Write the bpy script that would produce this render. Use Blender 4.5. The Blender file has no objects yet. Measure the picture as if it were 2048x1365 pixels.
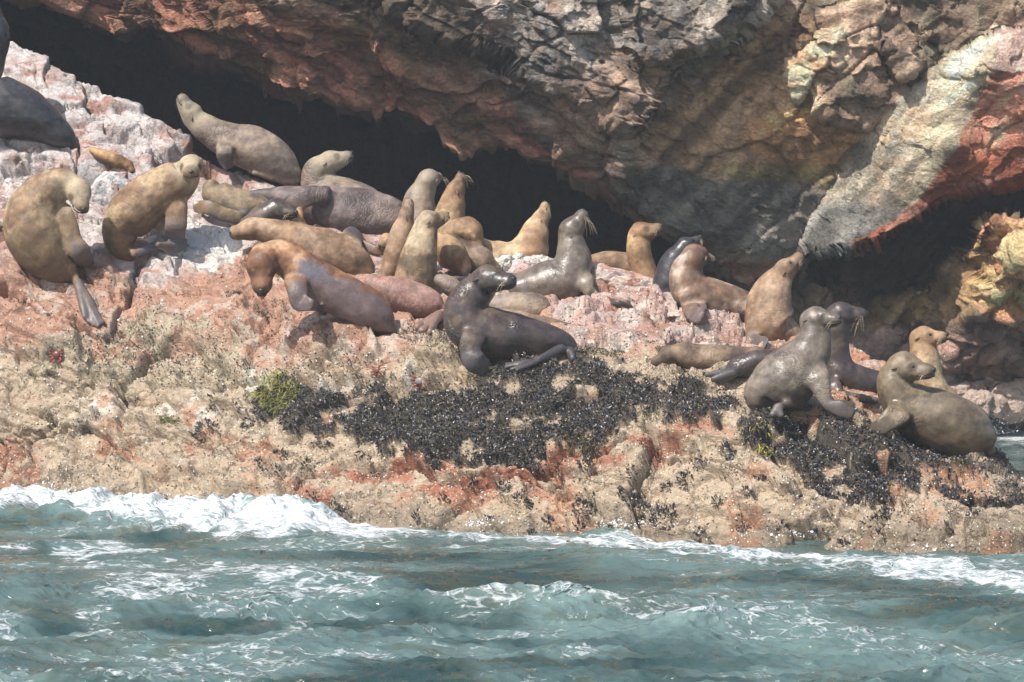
import bpy, bmesh, math, random
import numpy as np
from mathutils import Vector, Matrix
random.seed(7)
rng = np.random.default_rng(11)

# ------------------------------------------------------------------ camera, world, sun, exposure
scene = bpy.context.scene
COL = scene.collection
F = 5825.0                       # focal length in pixels of a 2048 px wide picture
CAMZ = 2.5
HORIZON = 470.0
PITCH = math.atan((682.5 - HORIZON) / F)
cam_data = bpy.data.cameras.new('camera')
cam_data.sensor_width = 36
cam_data.lens = F * 36 / 2048
cam_data.clip_end = 2000
cam = bpy.data.objects.new('camera', cam_data)
COL.objects.link(cam)
cam.location = (0, 0, CAMZ)
cam.rotation_euler = (math.pi / 2 - PITCH, 0, 0)
scene.camera = cam

SUN_DIR = Vector((-0.46, -0.50, 0.84)).normalized()      # towards the sun
sun_el = math.asin(SUN_DIR.z)
sun_az = math.atan2(SUN_DIR.x, SUN_DIR.y)
world = bpy.data.worlds.new('World')
scene.world = world
world.use_nodes = True
wn = world.node_tree
bg = wn.nodes['Background']
sky = wn.nodes.new('ShaderNodeTexSky')
sky.sky_type = 'NISHITA'
sky.sun_disc = False
sky.sun_elevation = sun_el
sky.sun_rotation = sun_az
sky.dust_density = 2.0
wn.links.new(sky.outputs[0], bg.inputs[0])
bg.inputs[1].default_value = 0.14
sd = bpy.data.lights.new('sun', 'SUN')
sd.energy = 4.6
sd.angle = math.radians(0.5)
sd.color = (1.0, 0.955, 0.89)
sun = bpy.data.objects.new('sun', sd)
COL.objects.link(sun)
sun.rotation_euler = SUN_DIR.to_track_quat('Z', 'Y').to_euler()
scene.view_settings.view_transform = 'Standard'
scene.view_settings.look = 'None'
scene.view_settings.exposure = 0.42
scene.view_settings.gamma = 1
scene.view_settings.use_curve_mapping = False
scene.render.engine = 'CYCLES'
scene.cycles.max_bounces = 6
scene.cycles.diffuse_bounces = 4

# ------------------------------------------------------------------ maths helpers
cp, sp = math.cos(PITCH), math.sin(PITCH)

def at(px, py, D):
    """point of the place at depth D (metres along Y) for a pixel of the photograph"""
    px = np.asarray(px, float); py = np.asarray(py, float); D = np.asarray(D, float)
    a = (px - 1024.0) / F
    b = (682.5 - py) / F
    dy = cp + b * sp
    dz = -sp + b * cp
    k = D / dy
    return np.stack(np.broadcast_arrays(a * k, D, CAMZ + dz * k), -1)

def A(x):
    return np.asarray(x, float)

def sstep(a, b, x):
    t = np.clip((x - a) / (b - a), 0, 1)
    return t * t * (3 - 2 * t)

def hsh(i, j, k, seed):
    h = (i.astype(np.uint32) * np.uint32(374761393)) ^ (j.astype(np.uint32) * np.uint32(668265263)) ^ (k.astype(np.uint32) * np.uint32(2147483647 - 1234567)) ^ np.uint32((seed * 974711 + 13) & 0xffffffff)
    h = (h ^ (h >> np.uint32(13))) * np.uint32(1274126177)
    h = (h ^ (h >> np.uint32(16))) * np.uint32(2246822519)
    h = h ^ (h >> np.uint32(15))
    return (h & np.uint32(0xffffff)).astype(np.float32) / np.float32(0xffffff)

def vnoise(P, seed=0):
    P = np.asarray(P, np.float32)
    i = np.floor(P).astype(np.int32)
    f = P - i
    u = f * f * f * (f * (f * 6 - 15) + 10)
    r = 0
    for dx in (0, 1):
        wx = u[..., 0] if dx else 1 - u[..., 0]
        for dy in (0, 1):
            wy = u[..., 1] if dy else 1 - u[..., 1]
            for dz in (0, 1):
                wz = u[..., 2] if dz else 1 - u[..., 2]
                r = r + wx * wy * wz * hsh(i[..., 0] + dx, i[..., 1] + dy, i[..., 2] + dz, seed)
    return r * 2 - 1

def fbm(P, oct=4, seed=0, gain=.5):
    P = np.asarray(P, np.float32)
    r = 0; a = 1; t = 0
    for o in range(oct):
        r = r + a * vnoise(P * (2.03 ** o) + 17.3 * o, seed + o)
        t += a; a *= gain
    return r / t

def worley(P, seed=0, jit=.9):
    """F1, F2, cell hash, offset vector to the nearest feature"""
    P = np.asarray(P, np.float32)
    i = np.floor(P).astype(np.int32)
    n = P.shape[:-1]
    f1 = np.full(n, 9, np.float32); f2 = np.full(n, 9, np.float32)
    cid = np.zeros(n, np.float32); vec = np.zeros(P.shape, np.float32)
    for dx in (-1, 0, 1):
        for dy in (-1, 0, 1):
            for dz in (-1, 0, 1):
                c = i + np.array([dx, dy, dz], np.int32)
                h = [hsh(c[..., 0], c[..., 1], c[..., 2], seed + s) for s in (1, 2, 3)]
                q = c + .5 + (np.stack(h, -1) - .5) * jit
                v = P - q
                d = np.sqrt((v * v).sum(-1))
                m = d < f1
                f2 = np.where(m, f1, np.minimum(f2, d))
                cid = np.where(m, h[0] * .5 + h[1] * .5, cid)
                cid = np.where(m, h[0], cid)
                vec = np.where(m[..., None], v, vec)
                f1 = np.where(m, d, f1)
    return f1, f2, cid, vec

def facets(P, seed=0, tilt=.8, step=.6, crack=.35, cw=.08):
    """fractured rock: every cell its own tilted face and level, with cracks between"""
    f1, f2, cid, v = worley(P, seed)
    a = cid * 6283.0
    t = np.stack([np.sin(a), np.cos(a * 1.7), np.sin(a * 2.3 + 1)], -1)
    h = (v * t).sum(-1) * tilt + (np.sin(a * 3.1) * .5) * step
    return h - crack * (1 - sstep(0, cw, f2 - f1))

def rot_y(P, ang):
    c, s = math.cos(ang), math.sin(ang)
    return np.stack([P[..., 0] * c + P[..., 2] * s, P[..., 1], -P[..., 0] * s + P[..., 2] * c], -1)

def poly_sd(px, py, poly):
    """signed distance in pixels, positive inside"""
    poly = A(poly)
    d = np.full(px.shape, 1e9); ins = np.zeros(px.shape, bool)
    n = len(poly)
    for k in range(n):
        ax, ay = poly[k]; bx, by = poly[(k + 1) % n]
        ex, ey = bx - ax, by - ay
        t = np.clip(((px - ax) * ex + (py - ay) * ey) / (ex * ex + ey * ey + 1e-9), 0, 1)
        d = np.minimum(d, np.hypot(px - ax - t * ex, py - ay - t * ey))
        c = ((ay > py) != (by > py))
        xi = ax + (py - ay) * ex / (ey if abs(ey) > 1e-9 else 1e-9)
        ins ^= (c & (px < xi))
    return np.where(ins, d, -d)

def pmask(px, py, poly, soft=20):
    return sstep(-soft, soft, poly_sd(px, py, poly))

def mixc(c, col, m):
    return c * (1 - m[..., None]) + A(col) * m[..., None]

# ------------------------------------------------------------------ object helpers
def grid_mesh(name, P, cols=None, attrs=None, mat=None, smooth=True, mask=None):
    nr, nc = P.shape[:2]
    me = bpy.data.meshes.new(name)
    idx = np.arange(nr * nc).reshape(nr, nc)
    q = np.stack([idx[:-1, :-1], idx[1:, :-1], idx[1:, 1:], idx[:-1, 1:]], -1).reshape(-1, 4)
    me.vertices.add(nr * nc)
    me.vertices.foreach_set('co', P.reshape(-1).astype(np.float32))
    me.loops.add(q.size)
    me.loops.foreach_set('vertex_index', q.reshape(-1).astype(np.int32))
    me.polygons.add(len(q))
    me.polygons.foreach_set('loop_start', (np.arange(len(q)) * 4).astype(np.int32))
    me.polygons.foreach_set('loop_total', np.full(len(q), 4, np.int32))
    me.update(calc_edges=True)
    if smooth:
        me.polygons.foreach_set('use_smooth', np.ones(len(q), bool))
    set_attrs(me, cols, attrs)
    if mat: me.materials.append(mat)
    o = bpy.data.objects.new(name, me)
    COL.objects.link(o)
    return o

def set_attrs(me, cols=None, attrs=None):
    n = len(me.vertices)
    if cols is not None:
        c = np.ones((n, 4), np.float32); c[:, :3] = cols.reshape(-1, 3)
        a = me.color_attributes.new('Col', 'FLOAT_COLOR', 'POINT')
        a.data.foreach_set('color', c.reshape(-1))
    for k, v in (attrs or {}).items():
        a = me.attributes.new(k, 'FLOAT', 'POINT')
        a.data.foreach_set('value', np.asarray(v, np.float32).reshape(-1))

def mesh_obj(name, V, Fc, mat=None, parent=None, cols=None, attrs=None, smooth=True):
    me = bpy.data.meshes.new(name)
    me.from_pydata([tuple(map(float, v)) for v in V], [], [tuple(map(int, f)) for f in Fc])
    if smooth:
        me.polygons.foreach_set('use_smooth', np.ones(len(me.polygons), bool))
    set_attrs(me, cols, attrs)
    if mat: me.materials.append(mat)
    o = bpy.data.objects.new(name, me)
    COL.objects.link(o)
    if parent is not None: o.parent = parent
    return o

def tag(o, label=None, cat=None, group=None, kind=None):
    if label: o['label'] = label
    if cat: o['category'] = cat
    if group: o['group'] = group
    if kind: o['kind'] = kind
    return o

def grid_normals(P):
    du = np.gradient(P, axis=1); dv = np.gradient(P, axis=0)
    n = np.cross(dv, du)
    n /= np.linalg.norm(n, axis=-1, keepdims=True) + 1e-9
    s = np.sign((n * (A([0, 0, CAMZ]) - P)).sum(-1, keepdims=True))
    return n * np.where(s == 0, 1, s)

# ------------------------------------------------------------------ materials
def new_mat(name):
    m = bpy.data.materials.new(name)
    m.use_nodes = True
    nt = m.node_tree
    return m, nt, nt.nodes['Principled BSDF']

def N(nt, t, **kw):
    n = nt.nodes.new(t)
    for k, v in kw.items():
        if k.startswith('i_'):
            key = k[2:]
            n.inputs[int(key) if key.isdigit() else key].default_value = v
        else:
            setattr(n, k, v)
    return n

def math_node(nt, op, a, b=None, clamp=False):
    n = nt.nodes.new('ShaderNodeMath'); n.operation = op; n.use_clamp = clamp
    for i, v in enumerate((a, b)):
        if v is None: continue
        if isinstance(v, (int, float)): n.inputs[i].default_value = v
        else: nt.links.new(v, n.inputs[i])
    return n.outputs[0]

def ramp(nt, src, stops, interp='LINEAR'):
    r = nt.nodes.new('ShaderNodeValToRGB')
    r.color_ramp.interpolation = interp
    e = r.color_ramp.elements
    while len(e) > 1: e.remove(e[0])
    for i, (p, c) in enumerate(stops):
        el = e[0] if i == 0 else e.new(p)
        el.position = p
        el.color = (c, c, c, 1) if isinstance(c, (int, float)) else (*c, 1)
    nt.links.new(src, r.inputs[0])
    return r.outputs[0]

def mixrgb(nt, fac, a, b, mode='MIX'):
    n = nt.nodes.new('ShaderNodeMix'); n.data_type = 'RGBA'; n.blend_type = mode
    for i, v in ((0, fac), (6, a), (7, b)):
        if isinstance(v, (int, float)): n.inputs[i].default_value = v
        elif isinstance(v, tuple): n.inputs[i].default_value = (*v, 1)
        else: nt.links.new(v, n.inputs[i])
    return n.outputs[2]

def rock_material(name, bump=.02, fine=60, specks=True, rough=.85, var=.35, crack=.35):
    m, nt, b = new_mat(name)
    L = nt.links
    geo = N(nt, 'ShaderNodeNewGeometry')
    pos = geo.outputs['Position']
    col = N(nt, 'ShaderNodeAttribute', attribute_name='Col').outputs['Color']
    n1 = N(nt, 'ShaderNodeTexNoise', i_Scale=7.0, i_Detail=8.0, i_Roughness=.62)
    n2 = N(nt, 'ShaderNodeTexNoise', i_Scale=float(fine), i_Detail=5.0, i_Roughness=.65)
    L.new(pos, n1.inputs['Vector']); L.new(pos, n2.inputs['Vector'])
    v = math_node(nt, 'ADD', math_node(nt, 'MULTIPLY', n1.outputs[0], 1.1), math_node(nt, 'MULTIPLY', n2.outputs[0], .9))
    vv = ramp(nt, math_node(nt, 'MULTIPLY', v, .5), [(.32, 1 - var), (.5, 1.0), (.68, 1.0)])
    c = mixrgb(nt, 1.0, col, vv, 'MULTIPLY')
    h = math_node(nt, 'ADD', math_node(nt, 'MULTIPLY', n1.outputs[0], 1.0), math_node(nt, 'MULTIPLY', n2.outputs[0], .35))
    # fine fracture lines
    vo = N(nt, 'ShaderNodeTexVoronoi', feature='DISTANCE_TO_EDGE', i_Scale=3.2)
    wv = N(nt, 'ShaderNodeVectorMath', operation='MULTIPLY_ADD')
    L.new(n1.outputs['Color'], wv.inputs[0]); wv.inputs[1].default_value = (.5, .5, .5)
    an = N(nt, 'ShaderNodeMapping'); an.inputs['Rotation'].default_value = (0, .6, 0); an.inputs['Scale'].default_value = (.6, 1, 1.6)
    L.new(pos, an.inputs['Vector']); L.new(an.outputs[0], wv.inputs[2])
    L.new(wv.outputs[0], vo.inputs['Vector'])
    cr = ramp(nt, vo.outputs['Distance'], [(0.0, 0.0), (.03, 1.0)])
    mk_ = ramp(nt, n1.outputs[0], [(.46, 0.0), (.58, 1.0)])
    h = math_node(nt, 'SUBTRACT', h, math_node(nt, 'MULTIPLY', math_node(nt, 'MULTIPLY', math_node(nt, 'SUBTRACT', 1.0, cr), mk_), crack * 1.6))
    # crisp chipped relief
    vc = N(nt, 'ShaderNodeTexVoronoi', i_Scale=14.0, i_Randomness=1.0)
    L.new(wv.outputs[0], vc.inputs['Vector'])
    vcs = N(nt, 'ShaderNodeSeparateColor'); L.new(vc.outputs['Color'], vcs.inputs[0])
    h = math_node(nt, 'ADD', h, math_node(nt, 'MULTIPLY', math_node(nt, 'ADD', vcs.outputs[0], math_node(nt, 'MULTIPLY', vc.outputs['Distance'], 1.0)), .22))
    if specks:
        sm = N(nt, 'ShaderNodeAttribute', attribute_name='spk').outputs['Fac']
        vs = N(nt, 'ShaderNodeTexVoronoi', i_Scale=44.0)
        L.new(pos, vs.inputs['Vector'])
        near = ramp(nt, vs.outputs['Distance'], [(.30, 1.0), (.42, 0.0)])
        vcol = N(nt, 'ShaderNodeSeparateColor'); L.new(vs.outputs['Color'], vcol.inputs[0])
        keep = math_node(nt, 'LESS_THAN', vcol.outputs[0], math_node(nt, 'MULTIPLY', sm, .34))
        mk = math_node(nt, 'MULTIPLY', near, keep)
        bc = mixrgb(nt, vcol.outputs[1], (.42, .37, .25), (.75, .72, .66))
        dk = math_node(nt, 'LESS_THAN', vcol.outputs[2], .28)
        bc = mixrgb(nt, dk, bc, (.045, .04, .035))
        c = mixrgb(nt, mk, c, bc)
        h = math_node(nt, 'ADD', h, math_node(nt, 'MULTIPLY', mk, .25))
    L.new(c, b.inputs['Base Color'])
    wet = N(nt, 'ShaderNodeAttribute', attribute_name='wet').outputs['Fac']
    L.new(math_node(nt, 'SUBTRACT', rough, math_node(nt, 'MULTIPLY', wet, .5)), b.inputs['Roughness'])
    b.inputs['Specular IOR Level'].default_value = .35
    bp = N(nt, 'ShaderNodeBump', i_Strength=1.0, i_Distance=float(bump))
    L.new(h, bp.inputs['Height']); L.new(bp.outputs[0], b.inputs['Normal'])
    return m

M_LEDGE = rock_material('ledge_rock', bump=.036, fine=45, var=.45)
M_CLIFF = rock_material('cliff_rock', bump=.07, fine=22, specks=False, var=.5, crack=.2)
M_STONE = rock_material('loose_stone', bump=.025, fine=40, specks=False)

# ------------------------------------------------------------------ the rock ledge
LK = {   # photo column: (row pixel, depth) from the crest down to under the water
 -200: [(-40, 32.3), (260, 30.8), (540, 29.4), (720, 28.6), (830, 28.2), (920, 27.9), (1004, 27.4), (1050, 27.0)],
 25:   [(88, 31.5), (300, 30.3), (560, 29.0), (720, 28.3), (830, 27.9), (920, 27.7), (1010, 27.1), (1060, 26.6)],
 200:  [(185, 31.2), (340, 30.3), (560, 29.0), (710, 28.2), (820, 27.7), (915, 27.3), (1022, 26.5), (1075, 25.9)],
 400:  [(318, 31.0), (410, 30.3), (540, 29.3), (690, 28.1), (800, 27.4), (905, 26.8), (1040, 25.8), (1095, 25.2)],
 600:  [(402, 30.6), (480, 29.7), (580, 28.7), (705, 27.5), (805, 26.8), (920, 26.1), (1052, 25.1), (1110, 24.5)],
 800:  [(478, 30.0), (530, 29.1), (620, 28.0), (715, 26.9), (830, 26.1), (945, 25.5), (1062, 24.7), (1122, 24.1)],
 1000: [(518, 29.5), (570, 28.4), (650, 27.1), (728, 26.1), (850, 25.35), (960, 24.9), (1070, 24.3), (1132, 23.7)],
 1200: [(545, 29.1), (600, 28.0), (665, 26.9), (735, 25.9), (858, 25.1), (965, 24.6), (1077, 24.05), (1140, 23.4)],
 1400: [(606, 28.3), (645, 27.4), (700, 26.4), (755, 25.6), (865, 24.8), (972, 24.3), (1084, 23.7), (1148, 23.1)],
 1600: [(680, 27.4), (715, 26.6), (765, 25.7), (820, 24.9), (895, 24.3), (990, 23.8), (1094, 23.3), (1158, 22.7)],
 1750: [(735, 26.8), (775, 26.0), (820, 25.3), (858, 24.7), (930, 24.0), (1015, 23.5), (1102, 23.0), (1168, 22.4)],
 1880: [(815, 26.0), (855, 25.3), (890, 24.8), (920, 24.4), (972, 23.7), (1040, 23.2), (1112, 22.7), (1180, 22.1)],
 1985: [(912, 24.9), (925, 24.6), (942, 24.3), (962, 24.0), (1005, 23.4), (1060, 22.9), (1120, 22.4), (1190, 21.8)],
 2040: [(985, 24.3), (995, 24.1), (1008, 23.8), (1022, 23.5), (1052, 23.1), (1085, 22.7), (1125, 22.3), (1195, 21.7)],
 2300: [(1015, 24.0), (1025, 23.8), (1035, 23.5), (1048, 23.3), (1075, 22.8), (1105, 22.4), (1140, 22.1), (1210, 21.4)],
}
lkx = A(sorted(LK))
lky = A([[k[0] for k in LK[x]] for x in sorted(LK)])
lkd = A([[k[1] for k in LK[x]] for x in sorted(LK)])

def ledge_cols(px):
    """for an array of columns: key rows (n,8) py and depth"""
    y = np.stack([np.interp(px, lkx, lky[:, r]) for r in range(8)], -1)
    d = np.stack([np.interp(px, lkx, lkd[:, r]) for r in range(8)], -1)
    return y, d

def ledge_depth(px, py):
    y, d = ledge_cols(A([px]))
    return float(np.interp(py, y[0], d[0]))

NC, NR = 880, 440
pxs = np.linspace(-190, 2240, NC)
ky, kd = ledge_cols(pxs)
# smooth the key curves a little along the ledge
def smooth1(a, k):
    w = np.hanning(k + 2)[1:-1]; w /= w.sum()
    p = np.pad(a, ((k // 2, k // 2), (0, 0)), mode='edge')
    return np.stack([np.convolve(p[:, i], w, 'valid') for i in range(a.shape[1])], -1)
ky = smooth1(ky, 31); kd = smooth1(kd, 31)
PY = np.zeros((NR, NC)); DD = np.zeros((NR, NC))
for c in range(NC):
    yy = np.linspace(ky[c, 0], ky[c, -1], NR)
    PY[:, c] = yy
    DD[:, c] = np.interp(yy, ky[c], kd[c])
for _ in range(14):           # soften the fold lines between key rows
    DD[1:-1] = .25 * DD[:-2] + .5 * DD[1:-1] + .25 * DD[2:]
PX = np.repeat(pxs[None], NR, 0)
base = at(PX, PY, DD)
# hidden back of the ledge: level for a metre, then down into the water
bk = []
zc = base[0]
for t, (dy, dz) in enumerate([(4.2, -99), (3.0, -1.3), (2.2, -.7), (1.7, -.35), (1.3, -.18), (1.0, -.10), (.75, -.06), (.5, -.035), (.3, -.02), (.15, -.01), (.05, -.003)]):
    q = zc.copy(); q[:, 1] += dy
    q[:, 0] *= (zc[:, 1] + dy * .4) / zc[:, 1]
    q[:, 2] = np.minimum(q[:, 2] + dz, q[:, 2]) if dz > -50 else -0.9
    q[:, 2] = np.maximum(q[:, 2], -0.9)
    bk.append(q)
nb = len(bk)
base = np.concatenate([np.stack(bk), base], 0)
PX = np.concatenate([np.repeat(pxs[None], nb, 0), PX], 0)
PY = np.concatenate([np.repeat(PY[:1], nb, 0), PY], 0)
Nn = grid_normals(base)
Nn[:nb] = A([0, 0, 1])
wx = PX + 55 * fbm(base * 1.6, 4, 5); wy = PY + 45 * fbm(base * 1.6 + 9, 4, 6)
wx2 = PX + 26 * fbm(base * 5, 4, 25); wy2 = PY + 22 * fbm(base * 5 + 9, 4, 26)

POLY_MUSSEL = [
 [(490, 805), (560, 775), (650, 800), (760, 770), (830, 765), (905, 780), (960, 765), (1010, 735), (1080, 725), (1180, 738),
  (1290, 755), (1380, 770), (1440, 790), (1480, 820), (1478, 850), (1440, 870), (1400, 862), (1340, 862), (1290, 855), (1250, 862),
  (1225, 880), (1160, 895), (1100, 905), (1040, 925), (960, 935), (880, 935), (800, 925), (765, 890), (700, 880), (640, 875), (590, 865), (540, 830)],
 [(1495, 865), (1560, 838), (1640, 842), (1700, 855), (1780, 872), (1860, 905), (1930, 925), (1960, 945), (1900, 945), (1850, 935),
  (1830, 950), (1840, 985), (1770, 985), (1750, 960), (1690, 965), (1640, 970), (1600, 930), (1550, 915), (1500, 895)],
 [(1870, 958), (1960, 985), (2040, 985), (2060, 1000), (2060, 1025), (1985, 1035), (1930, 1020), (1880, 990)],
 [(1960, 925), (2005, 935), (2030, 965), (2020, 980), (1975, 950)],
 [(1310, 698), (1350, 700), (1345, 718), (1312, 722)],
 [(1700, 962), (1770, 960), (1778, 990), (1745, 1005), (1705, 990)],
]
mm = np.zeros(PX.shape)
wx3 = wx2 + 34 * fbm(base * 9, 3, 27); wy3 = wy2 + 40 * fbm(base * 9 + 4, 3, 28)
for p in POLY_MUSSEL:
    mm = np.maximum(mm, pmask(wx3, wy3, p, 7))
mm *= 1 - .85 * sstep(.30, .42, fbm(base * 4.5 + 2, 3, 29))
MUSM = mm

R1 = rot_y(base, -.55)
WARPV = fbm(base * 1.3, 3, 19)[..., None] * .35
d1 = facets(R1 * A([.45, 1.1, 1.7]) + 3 + WARPV, 21, .6, .8, .4, .05)
d2 = facets(rot_y(base, -.45) * A([1.5, 3.0, 4.6]) + WARPV * 1.5, 31, .8, .8, .4, .07)
d3 = facets(base * A([9, 9, 12]) + fbm(base * 4, 2, 3)[..., None] * .6, 41, .8, .5, .4, .15)
f4 = fbm(base * 14, 4, 51)
rough_zone = sstep(640, 740, PY + 30 * fbm(base * 2, 2, 8))     # lower rock more eroded, barnacled
disp = d1 * (.11 + .05 * rough_zone) + d2 * .062 + d3 * (.013 + .012 * rough_zone) + f4 * (.008 + .007 * rough_zone)
disp += fbm(base * 1.1, 3, 61) * .07
for poly, hgt in [
  ([(-200, 205), (0, 222), (60, 240), (120, 268), (180, 300), (250, 372), (238, 412), (150, 360), (0, 335), (-200, 330)], .16),
  ([(300, 465), (420, 420), (520, 500), (480, 556), (330, 540)], .08), ([(200, 190), (330, 235), (380, 300), (300, 330), (220, 260)], .10),
  ([(0, 625), (150, 662), (160, 725), (0, 702)], .11), ([(-200, 470), (20, 480), (60, 590), (-200, 580)], .10), ([(270, 612), (480, 600), (520, 680), (400, 702), (280, 690)], .09),
  ([(560, 640), (640, 625), (700, 642), (760, 700), (705, 742), (560, 700)], .11), ([(120, 822), (250, 815), (255, 960), (120, 975)], .07),
  ([(260, 832), (400, 852), (560, 932), (560, 1015), (280, 935)], .09), ([(650, 742), (880, 702), (950, 730), (760, 766)], .09),
  ([(300, 775), (480, 778), (500, 815), (330, 800)], .06), ([(1130, 605), (1300, 600), (1330, 640), (1180, 655)], .10), ([(1330, 640), (1480, 632), (1480, 690), (1340, 690)], .07),
  ([(1320, 900), (1500, 922), (1700, 1010), (1600, 1062), (1330, 1000)], .08), ([(1700, 1015), (1900, 1040), (1900, 1110), (1720, 1092)], .09),
  ([(1560, 822), (1690, 832), (1760, 865), (1640, 852)], .07), ([(780, 1000), (1040, 960), (1060, 1040), (860, 1050)], .06), ([(1930, 1060), (2100, 1060), (2100, 1120), (1940, 1115)], .12)]:
    disp += hgt * pmask(PX + .6 * (wx2 - PX), PY + .6 * (wy2 - PY), poly, 5)
# an inclined crack running down from the second sea lion, and the long ledge crack at the left
GROOVES = []
def line_groove(pts, w, depth):
    GROOVES.append(pts)
    d = np.full(PX.shape, 1e9)
    for (ax, ay), (bx, by) in zip(pts[:-1], pts[1:]):
        ex, ey = bx - ax, by - ay
        t = np.clip(((wx2 - ax) * ex + (wy2 - ay) * ey) / (ex * ex + ey * ey), 0, 1)
        d = np.minimum(d, np.hypot(wx2 - ax - t * ex, wy2 - ay - t * ey))
    return -depth * 1.5 * (1 - sstep(0, w, d))
disp += line_groove([(285, 520), (262, 580), (240, 640), (215, 690)], 12, .10)
disp += line_groove([(0, 595), (70, 625), (160, 660), (260, 690)], 9, .09)
disp += line_groove([(560, 600), (590, 640), (480, 690)], 7, .06)
disp += line_groove([(705, 740), (730, 700), (760, 660)], 6, .06)
disp += line_groove([(300, 760), (500, 770), (700, 760), (900, 757)], 9, .07)
disp += line_groove([(60, 740), (200, 778), (330, 810)], 8, .07)
disp += line_groove([(600, 955), (760, 945), (900, 965), (1100, 930), (1250, 895)], 14, .10)
disp += line_groove([(255, 820), (262, 900), (235, 960)], 5, .05)
disp += line_groove([(110, 830), (60, 900), (50, 950)], 8, .07)
disp += line_groove([(0, 478), (90, 500), (190, 545), (260, 575)], 7, .07)
disp += line_groove([(420, 415), (500, 470), (560, 490)], 8, .08)
disp += line_groove([(20, 330), (110, 350), (240, 420), (330, 455)], 7, .07)
disp += line_groove([(150, 150), (210, 260), (330, 330), (420, 340)], 7, .07)
disp += line_groove([(130, 240), (160, 330), (150, 400)], 6, .06)
disp += line_groove([(500, 600), (640, 690), (700, 740), (840, 790)], 6, .05)
disp += line_groove([(880, 745), (860, 700), (930, 690)], 5, .05)
disp += line_groove([(1130, 650), (1250, 625), (1380, 650), (1490, 640)], 7, .07)
disp += line_groove([(1180, 700), (1290, 690), (1400, 690)], 6, .05)
disp += line_groove([(300, 880), (430, 900), (560, 960), (640, 1010)], 7, .06)
disp += line_groove([(1260, 900), (1420, 940), (1560, 985), (1750, 1050)], 7, .05)
disp += line_groove([(1700, 960), (1800, 1010), (1850, 1090)], 7, .06)
disp += line_groove([(0, 860), (90, 872), (210, 850)], 6, .05)
disp += line_groove([(180, 700), (190, 760), (150, 800)], 7, .06)
# lumps under the mussel beds
lay = (base[..., 2] + .38 * base[..., 0] + .22 * fbm(base * A([.9, .9, .9]), 3, 91)) * 4.2
lf = lay - np.floor(lay)
disp += (.055 * sstep(0, .22, lf) * (1 - sstep(.22, 1, lf)) - .02) * sstep(-.15, .15, fbm(base * 1.4, 3, 92)) * (1 - MUSM)
disp += MUSM * (.045 + .09 * fbm(base * 3.2, 2, 71))
disp[:nb] *= .5
under = sstep(-.05, -.5, base[..., 2])
ledge = base + Nn * (disp * (1 - .6 * under))[..., None]

# colours of the rock zones
c = np.zeros(PX.shape + (3,))
c[:] = (.43, .335, .235)                                            # tan, lower rock
nz = fbm(base * 2.2, 4, 81); nz2 = fbm(base * 6.5, 4, 82); nz3 = fbm(base * A([3, 3, 9]), 4, 83)
up = 1 - sstep(-18, 18, wy - np.interp(wx, [-200, 0, 250, 420, 560, 760, 900, 1130, 1500, 1800, 2300], [712, 705, 715, 708, 722, 738, 712, 716, 755, 795, 1000]))
c = mixc(c, (.42, .24, .165), up)                                  # salmon orange
c = mixc(c, (.56, .46, .38), up * sstep(.08, .3, nz2 + .4 * nz) * .7)
white = 1 - sstep(-22, 22, wy - np.interp(wx, [-200, 0, 180, 300, 420, 520, 620, 760, 850, 1300], [570, 565, 520, 560, 545, 500, 470, 520, 560, 560]))
c = mixc(c, (.46, .33, .285), white * .95)                         # pink under guano
g = sstep(-.28, .18, nz + .5 * nz2)
c = mixc(c, (.60, .55, .52), white * g * .85)
c = mixc(c, (.38, .19, .14), white * sstep(.10, .32, nz3) * .8)
c = mixc(c, (.74, .71, .66), pmask(wx2, wy2, [(300, 470), (380, 440), (480, 500), (470, 540), (380, 545), (310, 520)], 14) * .9)
c = mixc(c, (.30, .30, .30), pmask(wx2, wy2, [(150, 350), (195, 345), (235, 400), (200, 405), (170, 390)], 7) * (nz2 > -.1) * .8)
plat = pmask(wx, wy, [(1110, 520), (1330, 570), (1480, 620), (1500, 700), (1300, 715), (1150, 700), (1110, 620)], 14)
c = mixc(c, (.47, .32, .27), plat * .95)
c = mixc(c, (.60, .53, .46), plat * sstep(-.05, .3, nz2) * .7)
c = mixc(c, (.36, .18, .12), plat * sstep(.15, .35, nz3) * .8)
ol = np.maximum(pmask(wx, wy, [(-200, 708), (120, 708), (300, 640), (420, 668), (520, 715), (900, 712), (960, 728), (700, 762), (500, 770), (200, 775), (-200, 760)], 22),
                pmask(wx, wy, [(1150, 705), (1300, 700), (1480, 735), (1520, 800), (1380, 770), (1200, 740)], 14))
c = mixc(c, (.38, .325, .215), ol * sstep(-.2, .25, nz2 + .3 * nz) * .75)
c = mixc(c, (.62, .58, .50), pmask(wx, wy, [(500, 730), (850, 735), (820, 770), (600, 790), (480, 770)], 15) * sstep(-.1, .2, nz2) * .8)
c = mixc(c, (.68, .62, .53), pmask(wx, wy, [(150, 795), (420, 800), (520, 820), (380, 850), (160, 850)], 15) * sstep(-.15, .2, nz2) * .85)
lowz = sstep(780, 810, PY)
c = mixc(c, (.43, .20, .11), lowz * sstep(.14, .40, nz + .35 * nz3) * .7)
redb = pmask(wx, wy, [(560, 960), (760, 925), (980, 940), (1150, 905), (1350, 875), (1360, 905), (1150, 960), (1000, 1000), (820, 1010), (640, 1000)], 16)
c = mixc(c, (.36, .12, .065), redb * sstep(-.35, .15, nz3 + nz2 * .5) * .85)
c = mixc(c, (.36, .13, .07), pmask(wx, wy, [(1320, 865), (1440, 868), (1490, 905), (1380, 900)], 12) * .6)
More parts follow.
